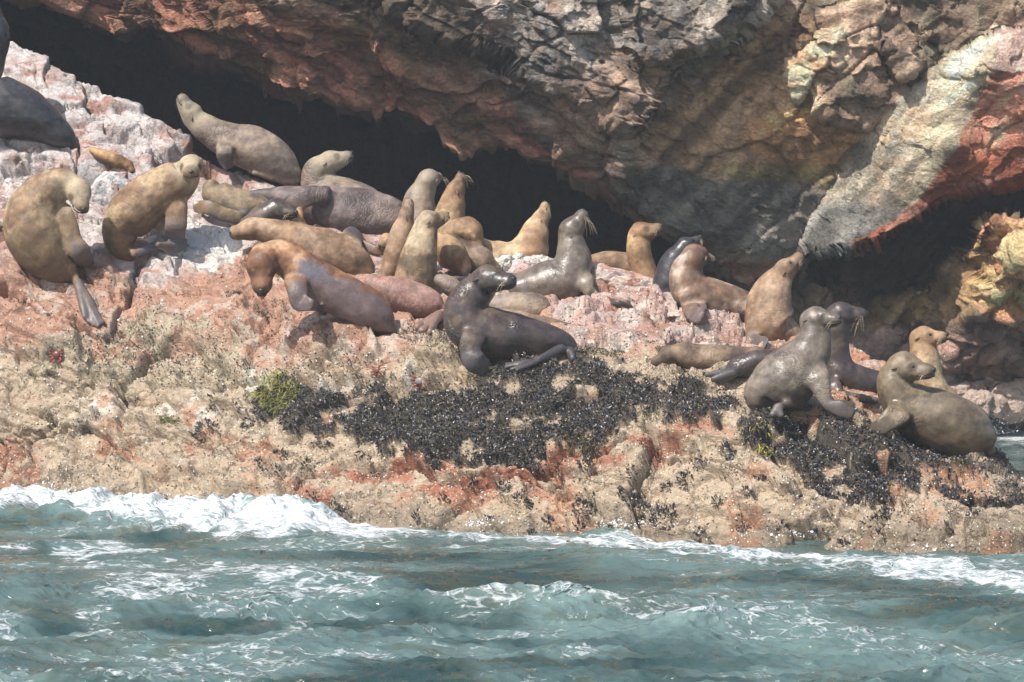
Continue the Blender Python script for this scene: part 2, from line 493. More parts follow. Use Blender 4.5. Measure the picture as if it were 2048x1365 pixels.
c = mixc(c, (.40, .16, .08), pmask(wx, wy, [(1830, 935), (1960, 960), (1990, 990), (1880, 965)], 10) * .7)
c = mixc(c, (.30, .12, .07), pmask(wx, wy, [(-200, 900), (60, 880), (70, 1010), (-200, 1010)], 18) * sstep(-.3, .1, nz2) * .8)
c = mixc(c, (.42, .19, .10), pmask(wx, wy, [(1600, 790), (1760, 770), (1900, 850), (1800, 870), (1650, 850)], 14) * sstep(-.3, .2, nz2) * .8)
c = mixc(c, (.13, .095, .07), sstep(.28, .5, nz2 - .3 * nz) * (.35 + .4 * rough_zone))
c = mixc(c, (.045, .038, .030), MUSM * .95)
c = c * (1 - .38 * sstep(.22, .05, base[..., 2] + .10 * nz + .05 * nz2))[..., None]
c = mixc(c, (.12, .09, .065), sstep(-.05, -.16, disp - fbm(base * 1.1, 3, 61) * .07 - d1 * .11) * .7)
spk = np.clip(.25 * up + .9 * ol + .55 * lowz * (1 - .4 * white) - .9 * white + .4 * plat + .5 * sstep(0, .3, nz2) * (1 - white), 0, 1)
spk = np.where(MUSM > .4, .25, spk)
wet = np.clip(sstep(.30, .08, base[..., 2] + .1 * nz) * .95 + redb * .5 + MUSM * .3, 0, 1)
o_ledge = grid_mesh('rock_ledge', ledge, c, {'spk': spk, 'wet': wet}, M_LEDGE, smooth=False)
tag(o_ledge, kind='structure')
LN = grid_normals(ledge)
# depth of the finished rock seen at each photo pixel (8 px cells), to set bodies and flippers down on it
_q = ledge[nb:].reshape(-1, 3)
_k = _q[:, 1:2] * 0 + 1
_dy = _q[:, 1]; _dz = _q[:, 2] - CAMZ
_b = (_dz * cp + _dy * sp) / (_dy * cp - _dz * sp)
_a = _q[:, 0] / (_dy * cp - _dz * sp)
_ix = np.clip(((_a * F + 1024) + 200) / 8, 0, 309).astype(int); _iy = np.clip((682.5 - _b * F) / 8, 0, 159).astype(int)
SURF = np.full((160, 310), np.nan)
_o = np.argsort(-_dy); SURF[_iy[_o], _ix[_o]] = _dy[_o]

def surf_depth(px, py):
    i = int(np.clip(py / 8, 1, 158)); j = int(np.clip((px + 200) / 8, 1, 308))
    w = SURF[i - 1:i + 2, j - 1:j + 2]
    return float(np.nanmedian(w)) if np.isfinite(w).any() else None

def on_ledge(px, py):
    """point and normal of the finished ledge surface for a photo pixel"""
    j = int(np.clip((px + 190) / (2430) * (NC - 1), 1, NC - 2))
    col = PY[nb:, j]
    i = nb + int(np.clip(np.searchsorted(col, py), 1, NR - 2))
    n = LN[max(i - 4, 0):i + 5, max(j - 4, 0):j + 5].mean((0, 1))
    return ledge[i, j], n / (np.linalg.norm(n) + 1e-9)

# ------------------------------------------------------------------ the cliff with the cave
def rbf(pts, px, py, s=400.):
    pts = A(pts)
    X = pts[:, :2] / s
    def k(r): return r
    n = len(pts)
    Am = np.zeros((n + 3, n + 3))
    r = np.hypot(X[:, None, 0] - X[None, :, 0], X[:, None, 1] - X[None, :, 1])
    Am[:n, :n] = k(r)
    Am[:n, n] = 1; Am[:n, n + 1:] = X; Am[n, :n] = 1; Am[n + 1:, :n] = X.T
    w = np.linalg.solve(Am, np.concatenate([pts[:, 2], [0, 0, 0]]))
    out = w[n] + w[n + 1] * px / s + w[n + 2] * py / s
    for i in range(n):
        out = out + w[i] * k(np.hypot(px / s - X[i, 0], py / s - X[i, 1]))
    return out

CC, CR, CB = 780, 380, 40
cpx = np.linspace(-330, 2380, CC)
lip = np.interp(cpx, [-330, -100, 60, 110, 165, 230, 300, 380, 420, 500, 560, 620, 700, 745, 755, 770, 820, 870, 900, 945, 975, 1010, 1060, 1100, 1150, 1205, 1240, 1300, 1370, 1450, 1520, 1600, 1690, 1800, 2380],
                          [-170, -90, -14, 5, 42, 70, 60, 110, 118, 142, 172, 190, 198, 210, 234, 212, 238, 256, 292, 302, 284, 280, 308, 318, 345, 372, 405, 452, 505, 560, 610, 690, 820, 930, 930])
lip = lip + 9 * fbm(np.stack([cpx / 38, cpx * 0, cpx * 0], -1), 4, 7)
top = -800.
tv = np.concatenate([np.linspace(0, .32, 40, endpoint=False) ** 1.0, np.linspace(.32, 1, CR - 40)])
tv[:40] = np.linspace(0, 1, 40, endpoint=False)
CPY = np.zeros((CR, CC))
for j in range(CC):
    mid = min(-25., lip[j] - 60)
    CPY[:40, j] = np.linspace(top, mid, 40, endpoint=False)
    CPY[40:, j] = np.linspace(mid, lip[j], CR - 40)
CPX = np.repeat(cpx[None], CR, 0)
ctl = [(-330, -800, 37.5), (1000, -800, 37.5), (2380, -800, 37.5), (300, -350, 36.4), (1000, -350, 36.2), (1700, -350, 36.2), (2300, -350, 35.8), (-330, -100, 36), (0, 0, 36.2), (600, 0, 35.3), (1000, 0, 35.2), (1500, 0, 35.6),
       (2048, 0, 35.4), (2380, 0, 35.5), (300, 60, 36.6), (500, 130, 36.5), (750, 220, 36.4), (950, 300, 36.3), (1210, 370, 36.2), (1300, 440, 36.5),
       (1100, 200, 35.6), (800, 100, 35.9), (1230, 250, 35.7), (1450, 150, 35.9), (1450, 300, 35.9), (1600, 300, 35.8), (1500, 500, 36.3), (1600, 600, 37.2),
       (1620, 150, 35.6), (1700, 60, 35.5), (1700, 850, 37.4), (2048, 850, 37.2), (2380, 850, 37.2), (1900, 700, 36.1), (2048, 700, 35.9), (1750, 640, 36.9), (1700, 750, 36.9),
       (1800, 930, 37.6), (2380, 930, 37.5)]
wpx = CPX + 20 * fbm(np.stack([CPX / 90, CPY / 90, CPX * 0], -1), 4, 3)
wpy = CPY + 20 * fbm(np.stack([CPX / 90, CPY / 90, CPX * 0 + 5], -1), 4, 4)
CD = rbf(ctl, CPX, CPY)
def plate(poly, D, soft, ww=1.0):
    global CD
    qx = CPX * (1 - ww) + wpx * ww; qy = CPY * (1 - ww) + wpy * ww
    m = pmask(qx, qy, poly, soft)
    CD = CD * (1 - m) + D * m
    return m
# upper block whose edge runs from the top down to the left
plate([(700, -900), (1600, -900), (1545, -5), (1440, 95), (1350, 170), (1250, 265), (1215, 240), (900, 60), (700, -60)], CD - .35, 5)
plate([(1235, -30), (1500, -60), (1440, 60), (1300, 130), (1240, 90)], CD - .25, 6)
plate([(1640, 20), (1790, -20), (1880, 60), (1830, 130), (1810, 215), (1760, 250), (1700, 245), (1600, 200), (1590, 130), (1650, 90)], CD - .15, 9)
plate([(1760, 90), (1860, 110), (1865, 150), (1800, 150)], CD - .3, 6)
plate([(1240, 270), (1330, 330), (1420, 480), (1360, 480), (1220, 380)], CD - .3, 8)
# recess under the slab
plate([(1690, 470), (1850, 400), (2400, 330), (2400, 440), (2040, 432), (1960, 445), (1900, 520), (1870, 560), (1800, 600), (1700, 590), (1640, 560)], 38.0, 16)
# orange wall
plate([(1885, 545), (1955, 450), (2050, 428), (2400, 420), (2400, 650), (2030, 655), (1960, 640), (1880, 700), (1800, 660)], rbf([(1880, 560, 36.2), (1960, 450, 35.0), (2048, 440, 34.6), (2048, 640, 35.2), (2380, 500, 34.6), (1960, 660, 35.6), (1820, 660, 36.9)], CPX, CPY), 9)
plate([(1990, 500), (2060, 480), (2200, 500), (2200, 600), (2060, 610), (1990, 580)], CD - .35, 9)
# the pale slab and the red face right of its ridge
slab_poly = [(1600, 500), (1625, 440), (1668, 355), (1720, 280), (1775, 215), (1840, 150), (1930, 95), (1990, 75), (2400, 30), (2400, 330), (2048, 352), (1900, 392), (1838, 432), (1770, 470), (1690, 503), (1640, 500)]
slabD = rbf([(1600, 480, 36.4), (1690, 500, 35.4), (1780, 215, 35.5), (1700, 330, 35.9), (1640, 430, 36.1), (1840, 400, 35.1), (1900, 290, 34.85), (1985, 130, 34.6), (1900, 110, 35.0),
             (2048, 60, 34.9), (2048, 200, 34.7), (2048, 345, 35.1), (1900, 385, 35.2), (2380, 100, 34.3), (2380, 330, 34.9), (1960, 240, 35.1)], CPX, CPY)
plate(slab_poly, slabD, 3.5, .35)
cbase = at(CPX, CPY, CD)
# roof and back of the cave, starting at the lip
lipP = cbase[-1]
back = []
for k in range(1, CB + 1):
    t = k / CB
    q = lipP.copy()
    q[:, 1] += 11 * t + .15
    rise = np.interp(t, [0, .08, .4, .75, 1.0], [0, -.02, .5, .2, -1])
    q[:, 2] = lipP[:, 2] + rise * .8
    if t > .75:
        w = (t - .75) / .25
        q[:, 2] = (lipP[:, 2] + .2) * (1 - w) + -1.2 * w
    q[:, 0] *= q[:, 1] / lipP[:, 1]
    back.append(q)
call = np.concatenate([cbase, np.stack(back)], 0)
cN = grid_normals(cbase)
cN2 = grid_normals(call)
# pixels used for colour only continue inside the cave
APX = np.concatenate([wpx, np.repeat(wpx[-1:], CB, 0)], 0); APY = np.concatenate([wpy, np.repeat(wpy[-1:], CB, 0)], 0)
RPX = np.concatenate([CPX, np.repeat(CPX[-1:], CB, 0)], 0); RPY = np.concatenate([CPY, np.repeat(CPY[-1:], CB, 0)], 0)
cN2[CR:] = np.where((np.arange(CB) < CB * .75)[:, None, None], A([0, 0, -1]), A([0, -1, 0]))
for _ in range(3):
    cN2[CR - 3:CR + 3] = (cN2[CR - 4:CR + 2] + cN2[CR - 2:CR + 4] + cN2[CR - 3:CR + 3]) / 3
right = sstep(1150, 1450, RPX)
strA = rot_y(call, -.45); strB = rot_y(call, .75)
e1 = facets(strA * A([.55, .8, 1.25]) + fbm(call * .9, 3, 2)[..., None] * .35, 101, .8, 1.0, .32, .04)
e2 = facets(strB * A([.5, .8, 1.0]) + 7 + fbm(call * .9, 3, 2)[..., None] * .35, 102, .8, 1.0, .32, .04)
e3 = facets(strA * A([2.1, 2.4, 3.6]) + fbm(call * 2, 3, 5)[..., None] * .5, 103, .9, .9, .18, .06)
e4 = facets(call * A([5.5, 5.5, 7]) + fbm(call * 3, 3, 9)[..., None] * .8, 104, .9, .8, .15, .10)
f5 = fbm(call * 5, 5, 105)
cdisp = (e1 * (1 - right) + e2 * right) * .15 + e3 * .075 + e4 * .028 + f5 * .06 + fbm(call * .8, 3, 106) * .22
slabm = np.concatenate([pmask(wpx, wpy, slab_poly, 10), np.zeros((CB, CC))], 0)
soft_zone = pmask(APX, APY, [(1280, 300), (1480, 180), (1700, 330), (1640, 480), (1580, 560), (1420, 540), (1300, 430)], 40)
cdisp *= (1 - .5 * slabm) * (1 - .55 * soft_zone)
cliff = call + cN2 * cdisp[..., None]
cc = np.zeros(call.shape); cc[:] = (.20, .15, .11)
m1 = fbm(call * .9, 4, 111); m2 = fbm(call * 2.6, 4, 112); m3 = fbm(rot_y(call, .2) * A([3.5, 2, .7]), 4, 113); m4 = fbm(call * 7, 4, 114)
red = pmask(APX, APY, [(-400, -200), (300, -60), (640, 30), (860, 120), (1000, 190), (1180, 300), (1320, 440), (1250, 480), (900, 380), (500, 200), (-400, 60)], 45)
cc = mixc(cc, (.34, .155, .105), red * .9)
cc = mixc(cc, (.30, .19, .11), red * sstep(.0, .35, m2) * .7)
cc = mixc(cc, (.13, .12, .08), np.clip(1 - red * .5, 0, 1) * sstep(.02, .3, m3) * .7)
grey = pmask(APX, APY, [(930, -900), (1640, -900), (1545, 0), (1250, 265), (1225, 370), (1120, 300), (1000, 180), (940, 60)], 26)
cc = mixc(cc, (.135, .125, .115), grey * .9)
cc = mixc(cc, (.20, .13, .09), grey * sstep(-.1, .2, m1 - .3 * m2) * .6)
cc = mixc(cc, (.23, .235, .235), grey * sstep(.0, .25, m4 + .5 * m3) * .6)
cc = mixc(cc, (.36, .31, .26), grey * sstep(.16, .36, m2 + .3 * m4) * .75)
cc = mixc(cc, (.34, .22, .15), grey * sstep(.1, .35, m1) * .5)
cc = mixc(cc, (.31, .20, .115), pmask(APX, APY, [(1260, 280), (1560, 0), (1680, 60), (1640, 200), (1800, 260), (1700, 350), (1500, 360), (1300, 340)], 20) * .85)
cc = mixc(cc, (.42, .235, .115), pmask(APX, APY, [(1500, 225), (1640, 215), (1740, 270), (1690, 345), (1560, 345), (1500, 290)], 16) * .9)
cc = mixc(cc, (.42, .30, .22), pmask(APX, APY, [(1640, 20), (1790, -20), (1880, 60), (1830, 130), (1810, 215), (1760, 250), (1700, 245), (1600, 200), (1590, 130), (1650, 90)], 9) * sstep(-.35, .0, m2) * .85)
cc = mixc(cc, (.20, .17, .07), pmask(APX, APY, [(1450, 330), (1700, 340), (1660, 380), (1450, 375)], 14) * .6)
cc = mixc(cc, (.15, .14, .125), pmask(APX, APY, [(1215, 380), (1300, 330), (1450, 370), (1690, 385), (1640, 520), (1500, 520), (1300, 450)], 16) * .9)
cc = mixc(cc, (.22, .10, .07), pmask(APX, APY, [(1340, 480), (1480, 500), (1720, 520), (1700, 640), (1500, 620)], 14) * sstep(-.2, .2, m2) * .8)
HPX = RPX * .6 + APX * .4; HPY = RPY * .6 + APY * .4
sl = pmask(HPX, HPY, [(1600, 500), (1625, 440), (1668, 355), (1720, 280), (1775, 215), (1840, 150), (1930, 95), (1990, 75), (1995, 130), (1900, 300), (1835, 400), (1690, 505)], 3)
cc = mixc(cc, (.32, .245, .17), sl)
cc = mixc(cc, (.20, .195, .165), sl * sstep(0, .2, m2) * .8)
cc = mixc(cc, (.19, .19, .18), sl * sstep(395, 425, APY) * .95)
cc = mixc(cc, (.46, .40, .29), pmask(APX, APY, [(1860, 95), (2000, 80), (1985, 140), (1895, 290), (1840, 385), (1790, 440), (1830, 330), (1870, 220), (1900, 150)], 12) * .85)
cc = mixc(cc, (.60, .42, .36), pmask(APX, APY, [(1985, 60), (2400, 20), (2400, 160), (1990, 150)], 10) * .9)
cc = mixc(cc, (.50, .44, .33), sl * sstep(-.05, .3, m4) * sstep(430, 380, APY) * .55)
rf = pmask(HPX, HPY, [(1990, 145), (2400, 120), (2400, 400), (2048, 375), (1900, 400), (1800, 460), (1690, 515), (1700, 490), (1835, 402), (1900, 300)], 3)
cc = mixc(cc, (.44, .20, .14), rf * .95)
cc = mixc(cc, (.36, .115, .06), rf * sstep(.25, -.15, m2) * sstep(240, 330, APY) * .95)
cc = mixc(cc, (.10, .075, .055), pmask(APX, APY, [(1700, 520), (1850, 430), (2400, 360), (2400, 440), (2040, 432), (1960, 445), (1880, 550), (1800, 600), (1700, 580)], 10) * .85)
cc = mixc(cc, (.17, .14, .06), pmask(APX, APY, [(1820, 490), (1940, 470), (1880, 560), (1830, 580)], 14) * .7)
cc = mixc(cc, (.50, .26, .14), pmask(APX, APY, [(1925, 500), (1960, 445), (2400, 420), (2400, 660), (2000, 660), (1960, 600)], 9) * .95)
cc = mixc(cc, (.30, .20, .10), pmask(APX, APY, [(1700, 640), (1885, 545), (1940, 480), (1985, 520), (1960, 655), (1840, 690)], 12) * .85)
cc = mixc(cc, (.27, .19, .17), pmask(APX, APY, [(1640, 660), (1840, 650), (2400, 640), (2400, 800), (1640, 800)], 14) * .9)
cc = mixc(cc, (.36, .22, .17), pmask(APX, APY, [(1860, 660), (1990, 670), (1990, 760), (1860, 790)], 14) * .6)
cc = mixc(cc, (.42, .33, .27), sstep(760, 800, APY) * .9)
cc = mixc(cc, cc * .5, sstep(.15, .5, m4 + .4 * m2) * .55)
cc = mixc(cc, np.minimum(cc * 1.5, .6), sstep(.15, .5, -m4) * .5)
m5 = fbm(rot_y(call, -.5) * A([.7, 1.5, 5.5]) + m1[..., None] * .8, 4, 115); m6 = fbm(rot_y(call, .8) * A([.7, 1.5, 5]) + m1[..., None] * .8, 4, 116)
ms_ = m5 * (1 - right) + m6 * right
cc = cc * (1 + np.clip(ms_ * 1.7, -.5, .6))[..., None]
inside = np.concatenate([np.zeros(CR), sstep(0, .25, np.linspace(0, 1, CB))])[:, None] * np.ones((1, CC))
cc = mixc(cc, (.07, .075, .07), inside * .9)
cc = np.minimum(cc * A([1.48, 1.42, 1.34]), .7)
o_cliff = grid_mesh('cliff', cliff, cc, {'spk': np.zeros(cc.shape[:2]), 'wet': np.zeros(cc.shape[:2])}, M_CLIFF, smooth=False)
tag(o_cliff, kind='structure')

# plain walls that close the cave at its sides and top, outside the picture
def wall_sheet(name, path, z0, z1, ns=90, nz=40, col=(.12, .11, .095)):
    path = A(path)
    seg = np.r_[0, np.cumsum(np.hypot(*np.diff(path, axis=0).T))]
    s = np.linspace(0, seg[-1], ns)
    x = np.interp(s, seg, path[:, 0]); y = np.interp(s, seg, path[:, 1])
    z = np.linspace(z1, z0, nz)
    P = np.stack([np.repeat(x[None], nz, 0), np.repeat(y[None], nz, 0), np.repeat(z[:, None], ns, 1)], -1)
    n = grid_normals(P)
    P = P + n * (fbm(P * .5, 4, 120) * .8)[..., None]
    cl = np.zeros(P.shape); cl[:] = col
    o = grid_mesh(name, P, cl, {'spk': np.zeros(P.shape[:2]), 'wet': np.zeros(P.shape[:2])}, M_CLIFF)
    return tag(o, kind='structure')
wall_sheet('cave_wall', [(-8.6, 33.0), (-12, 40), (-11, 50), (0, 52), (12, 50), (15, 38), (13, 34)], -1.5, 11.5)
gx, gy = np.meshgrid(np.linspace(-14, 16, 60), np.linspace(54, 37.2, 40))
P = np.stack([gx, gy, 10.3 + 0 * gx + .6 * fbm(np.stack([gx, gy, gx * 0], -1) * .5, 3, 5)], -1)
tag(grid_mesh('cliff_top', P, np.full(P.shape, .2), {'spk': np.zeros(P.shape[:2]), 'wet': np.zeros(P.shape[:2])}, M_CLIFF), kind='structure')

# ------------------------------------------------------------------ the sea
def water_material():
    m, nt, b = new_mat('sea_water')
    L = nt.links
    pos = N(nt, 'ShaderNodeNewGeometry').outputs['Position']
    foam = N(nt, 'ShaderNodeAttribute', attribute_name='foam').outputs['Fac']
    milk = N(nt, 'ShaderNodeAttribute', attribute_name='milk').outputs['Fac']
    sc = N(nt, 'ShaderNodeVectorMath', operation='MULTIPLY'); sc.inputs[1].default_value = (.62, 1.25, 1)
    L.new(pos, sc.inputs[0])
    n1 = N(nt, 'ShaderNodeTexNoise', i_Scale=5.0, i_Detail=2.5, i_Roughness=.45, i_Distortion=1.2)
    L.new(sc.outputs[0], n1.inputs['Vector'])
    n2 = N(nt, 'ShaderNodeTexNoise', i_Scale=30.0, i_Detail=3.0, i_Distortion=.4)
    L.new(sc.outputs[0], n2.inputs['Vector'])
    vo = N(nt, 'ShaderNodeTexVoronoi', feature='DISTANCE_TO_EDGE', i_Scale=6.5)
    wv = N(nt, 'ShaderNodeVectorMath', operation='MULTIPLY_ADD')
    L.new(n1.outputs['Color'], wv.inputs[0]); wv.inputs[1].default_value = (.3, .3, .3); L.new(sc.outputs[0], wv.inputs[2])
    L.new(wv.outputs[0], vo.inputs['Vector'])
    nf = N(nt, 'ShaderNodeTexNoise', i_Scale=9.0, i_Detail=6.0, i_Roughness=.6, i_Distortion=.8)
    L.new(sc.outputs[0], nf.inputs['Vector'])
    lace = ramp(nt, vo.outputs['Distance'], [(0, .28), (.14, 0.0)])
    t = math_node(nt, 'ADD', math_node(nt, 'ADD', foam, math_node(nt, 'MULTIPLY', math_node(nt, 'SUBTRACT', nf.outputs[0], .5), 1.1)), lace)
    t = math_node(nt, 'ADD', t, math_node(nt, 'MULTIPLY', math_node(nt, 'SUBTRACT', n2.outputs[0], .5), .45))
    fm = ramp(nt, t, [(.50, 0.0), (.68, .4), (.94, 1.0)])
    deep = mixrgb(nt, milk, (.022, .047, .045), (.19, .275, .262))
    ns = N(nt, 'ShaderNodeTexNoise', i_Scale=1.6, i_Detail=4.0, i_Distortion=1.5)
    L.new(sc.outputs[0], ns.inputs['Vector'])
    deep = mixrgb(nt, math_node(nt, 'MULTIPLY', ramp(nt, ns.outputs[0], [(.50, 0.0), (.64, 1.0)]), .42), deep, (.075, .080, .048))  # olive brown patches paint cliff reflections into the water colour
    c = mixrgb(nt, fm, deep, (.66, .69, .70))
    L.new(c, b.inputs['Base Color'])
    L.new(math_node(nt, 'ADD', .06, math_node(nt, 'MULTIPLY', fm, .6)), b.inputs['Roughness'])
    b.inputs['IOR'].default_value = 1.33
    bp = N(nt, 'ShaderNodeBump', i_Strength=1.0, i_Distance=.045)
    h = math_node(nt, 'ADD', n1.outputs[0], math_node(nt, 'MULTIPLY', n2.outputs[0], .18))
    h = math_node(nt, 'ADD', h, math_node(nt, 'MULTIPLY', fm, .35))
    L.new(h, bp.inputs['Height']); L.new(bp.outputs[0], b.inputs['Normal'])
    return m
M_SEA = water_material()

wpyr = np.concatenate([np.linspace(2600, 1440, 30, endpoint=False), np.linspace(1440, 975, 330, endpoint=False), np.linspace(975, 820, 60, endpoint=False), np.linspace(820, 600, 16)])
wpxc = np.concatenate([np.linspace(-1500, -160, 30, endpoint=False), np.linspace(-160, 2210, 660), np.linspace(2210, 3500, 30)[1:]])
WD = CAMZ * F / (wpyr - HORIZON)
WX, WYp = np.meshgrid(wpxc, wpyr)
WDm = np.repeat(WD[:, None], len(wpxc), 1)
Xw = (WX - 1024) / F * WDm * 1.0
Yw = WDm.copy()
wr = random.Random(5)
X0, Y0 = Xw.copy(), Yw.copy()
dx = np.zeros(X0.shape); dyy = np.zeros(X0.shape); hz = np.zeros(X0.shape)
warp = fbm(np.stack([X0 * .5, Y0 * .5, X0 * 0], -1), 3, 200)
amp_var = .75 + .5 * fbm(np.stack([X0 * .35, Y0 * .35, X0 * 0 + 4], -1), 2, 201)
for i in range(46):
    lam = 3.4 * (.90 ** i) * wr.uniform(.9, 1.1) + .05
    k = 2 * math.pi / lam
    th = math.pi / 2 + wr.gauss(.2, .6)
    kx, ky_ = math.cos(th) * k, math.sin(th) * k
    a = .0190 * lam ** .66 * wr.uniform(.6, 1.3)
    ph = kx * X0 + ky_ * Y0 + wr.uniform(0, 6.28) + warp * 2.5
    s, co = np.sin(ph), np.cos(ph)
    hz += a * co
    dx -= .5 * a * math.cos(th) * s
    dyy -= .5 * a * math.sin(th) * s
hz *= amp_var; calm = 1 - .7 * sstep(26, 34, Y0)
hz *= calm
hz *= 1 - .55 * sstep(20.5, 22.5, Y0 + (X0 + 5) * .28)
# foam fields
fh = fbm(np.stack([X0 * 3.5, Y0 * 3.5, X0 * 0 + 1], -1), 4, 212)
fx = WX + 30 * fh + 70 * fbm(np.stack([X0 * .9, Y0 * .9, X0 * 0], -1), 4, 210)
fy = WYp + 14 * fh + 26 * fbm(np.stack([X0 * .9, Y0 * .9, X0 * 0 + 3], -1), 4, 211)
foam = np.zeros(X0.shape); milk = np.zeros(X0.shape)
FOAM = [([(-200, 985), (130, 960), (300, 985), (440, 1025), (560, 1015), (640, 1045), (900, 1060), (880, 1075), (600, 1082), (430, 1070), (300, 1056), (100, 1042), (-200, 1035)], .78, 14),
        ([(880, 1066), (1050, 1062), (1240, 1056), (1330, 1070), (1500, 1095), (1640, 1108), (1760, 1130), (1900, 1136), (2060, 1150), (2250, 1165), (2250, 1200), (2048, 1185), (1900, 1175), (1700, 1145), (1500, 1122), (1300, 1098), (1100, 1088), (900, 1090)], .68, 10),
        ([(1700, 1112), (1960, 1120), (2100, 1140), (2100, 1180), (1900, 1170)], .25, 12),
        ([(90, 1105), (230, 1092), (370, 1118), (300, 1142), (110, 1135)], .62, 12),
        ([(-200, 1090), (30, 1088), (60, 1105), (-200, 1120)], .5, 10),
        ([(190, 1150), (420, 1140), (560, 1140), (640, 1138), (790, 1160), (820, 1175), (650, 1190), (420, 1185), (200, 1195), (150, 1175)], .55, 14),
        ([(820, 1215), (1000, 1205), (1040, 1225), (860, 1235)], .42, 10),
        ([(150, 1230), (260, 1232), (275, 1262), (180, 1255)], .5, 8),
        ([(-200, 1255), (60, 1250), (95, 1282), (-200, 1290)], .5, 10),
        ([(330, 1300), (470, 1290), (600, 1240), (625, 1248), (500, 1310), (340, 1315)], .45, 9),
        ([(-200, 1335), (300, 1330), (360, 1365), (-200, 1420)], .33, 20),
        ([(1060, 1205), (1250, 1190), (1420, 1210), (1650, 1245), (1900, 1275), (2250, 1320), (2250, 1345), (2000, 1312), (1700, 1300), (1450, 1290), (1250, 1245), (1060, 1235)], .42, 18),
        ([(1220, 1165), (1400, 1170), (1250, 1190), (1100, 1185)], .35, 12),
        ([(1540, 1325), (1650, 1330), (1700, 1350), (1560, 1350)], .5, 9),
        ([(950, 1340), (1300, 1350), (1900, 1355), (1900, 1400), (950, 1400)], .28, 16),
        ([(1950, 840), (2250, 830), (2250, 885), (2000, 890), (1960, 865)], .75, 12)]
for p, a, sf in FOAM:
    m = pmask(fx, fy, p, sf)
    foam = np.maximum(foam, m * a)
    milk = np.maximum(milk, pmask(fx, fy + 4, p, sf * 3) * min(1, a * 1.1))
milk = np.maximum(milk, .5 * pmask(fx, fy, [(1000, 1200), (1400, 1190), (2250, 1310), (2250, 1365), (1600, 1320), (1100, 1275)], 25))
milk = np.maximum(milk, .45 * pmask(fx, fy, [(750, 1065), (1300, 1060), (1700, 1130), (1500, 1150), (1000, 1120)], 22))
milk = np.maximum(milk, .35 * pmask(fx, fy, [(-200, 1130), (700, 1130), (900, 1210), (300, 1240), (-200, 1230)], 30))
strk = fbm(np.stack([X0 * .6, Y0 * 2.0, X0 * 0 + 8], -1), 5, 220)
foam = np.maximum(foam, sstep(.05, .4, strk) * .42 * sstep(34, 22, Y0))
milk = np.maximum(milk, sstep(-.05, .3, strk) * .45)
foam += .10 * sstep(.05, .14, hz) * (foam > .1)
# swash piled against the rock, with a lumpy top
sw = pmask(fx, fy, [(-200, 985), (130, 965), (300, 985), (420, 1020), (560, 1018), (700, 1050), (640, 1075), (420, 1070), (100, 1050), (-200, 1040)], 22)
lump = fbm(np.stack([X0 * 5, Y0 * 3, X0 * 0], -1), 4, 230)
hz += sw * (.12 + .13 * lump)
sw2 = pmask(fx, fy, FOAM[1][0], 14)
hz += sw2 * (.012 + .04 * lump)
sw3 = pmask(fx, fy, FOAM[2][0], 30) + pmask(fx, fy, [(1150, 1040), (1260, 1035), (1330, 1060), (1200, 1070)], 14)
hz += sw3 * .04
hz += foam * .02 * lump
Wp = np.stack([Xw + dx * calm, Yw + dyy * calm, hz], -1)
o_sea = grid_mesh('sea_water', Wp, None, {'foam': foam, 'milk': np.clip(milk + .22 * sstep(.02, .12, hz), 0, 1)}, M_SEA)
tag(o_sea, kind='structure')
gx, gy = np.meshgrid(np.linspace(-45, 45, 12), np.linspace(-30, 58, 12))
P = np.stack([gx, gy, gx * 0 - 1.6], -1)
mb, nt_, b_ = new_mat('seabed'); b_.inputs['Base Color'].default_value = (.03, .07, .065, 1); b_.inputs['Roughness'].default_value = .4
tag(grid_mesh('seabed', P, None, None, mb), kind='structure')
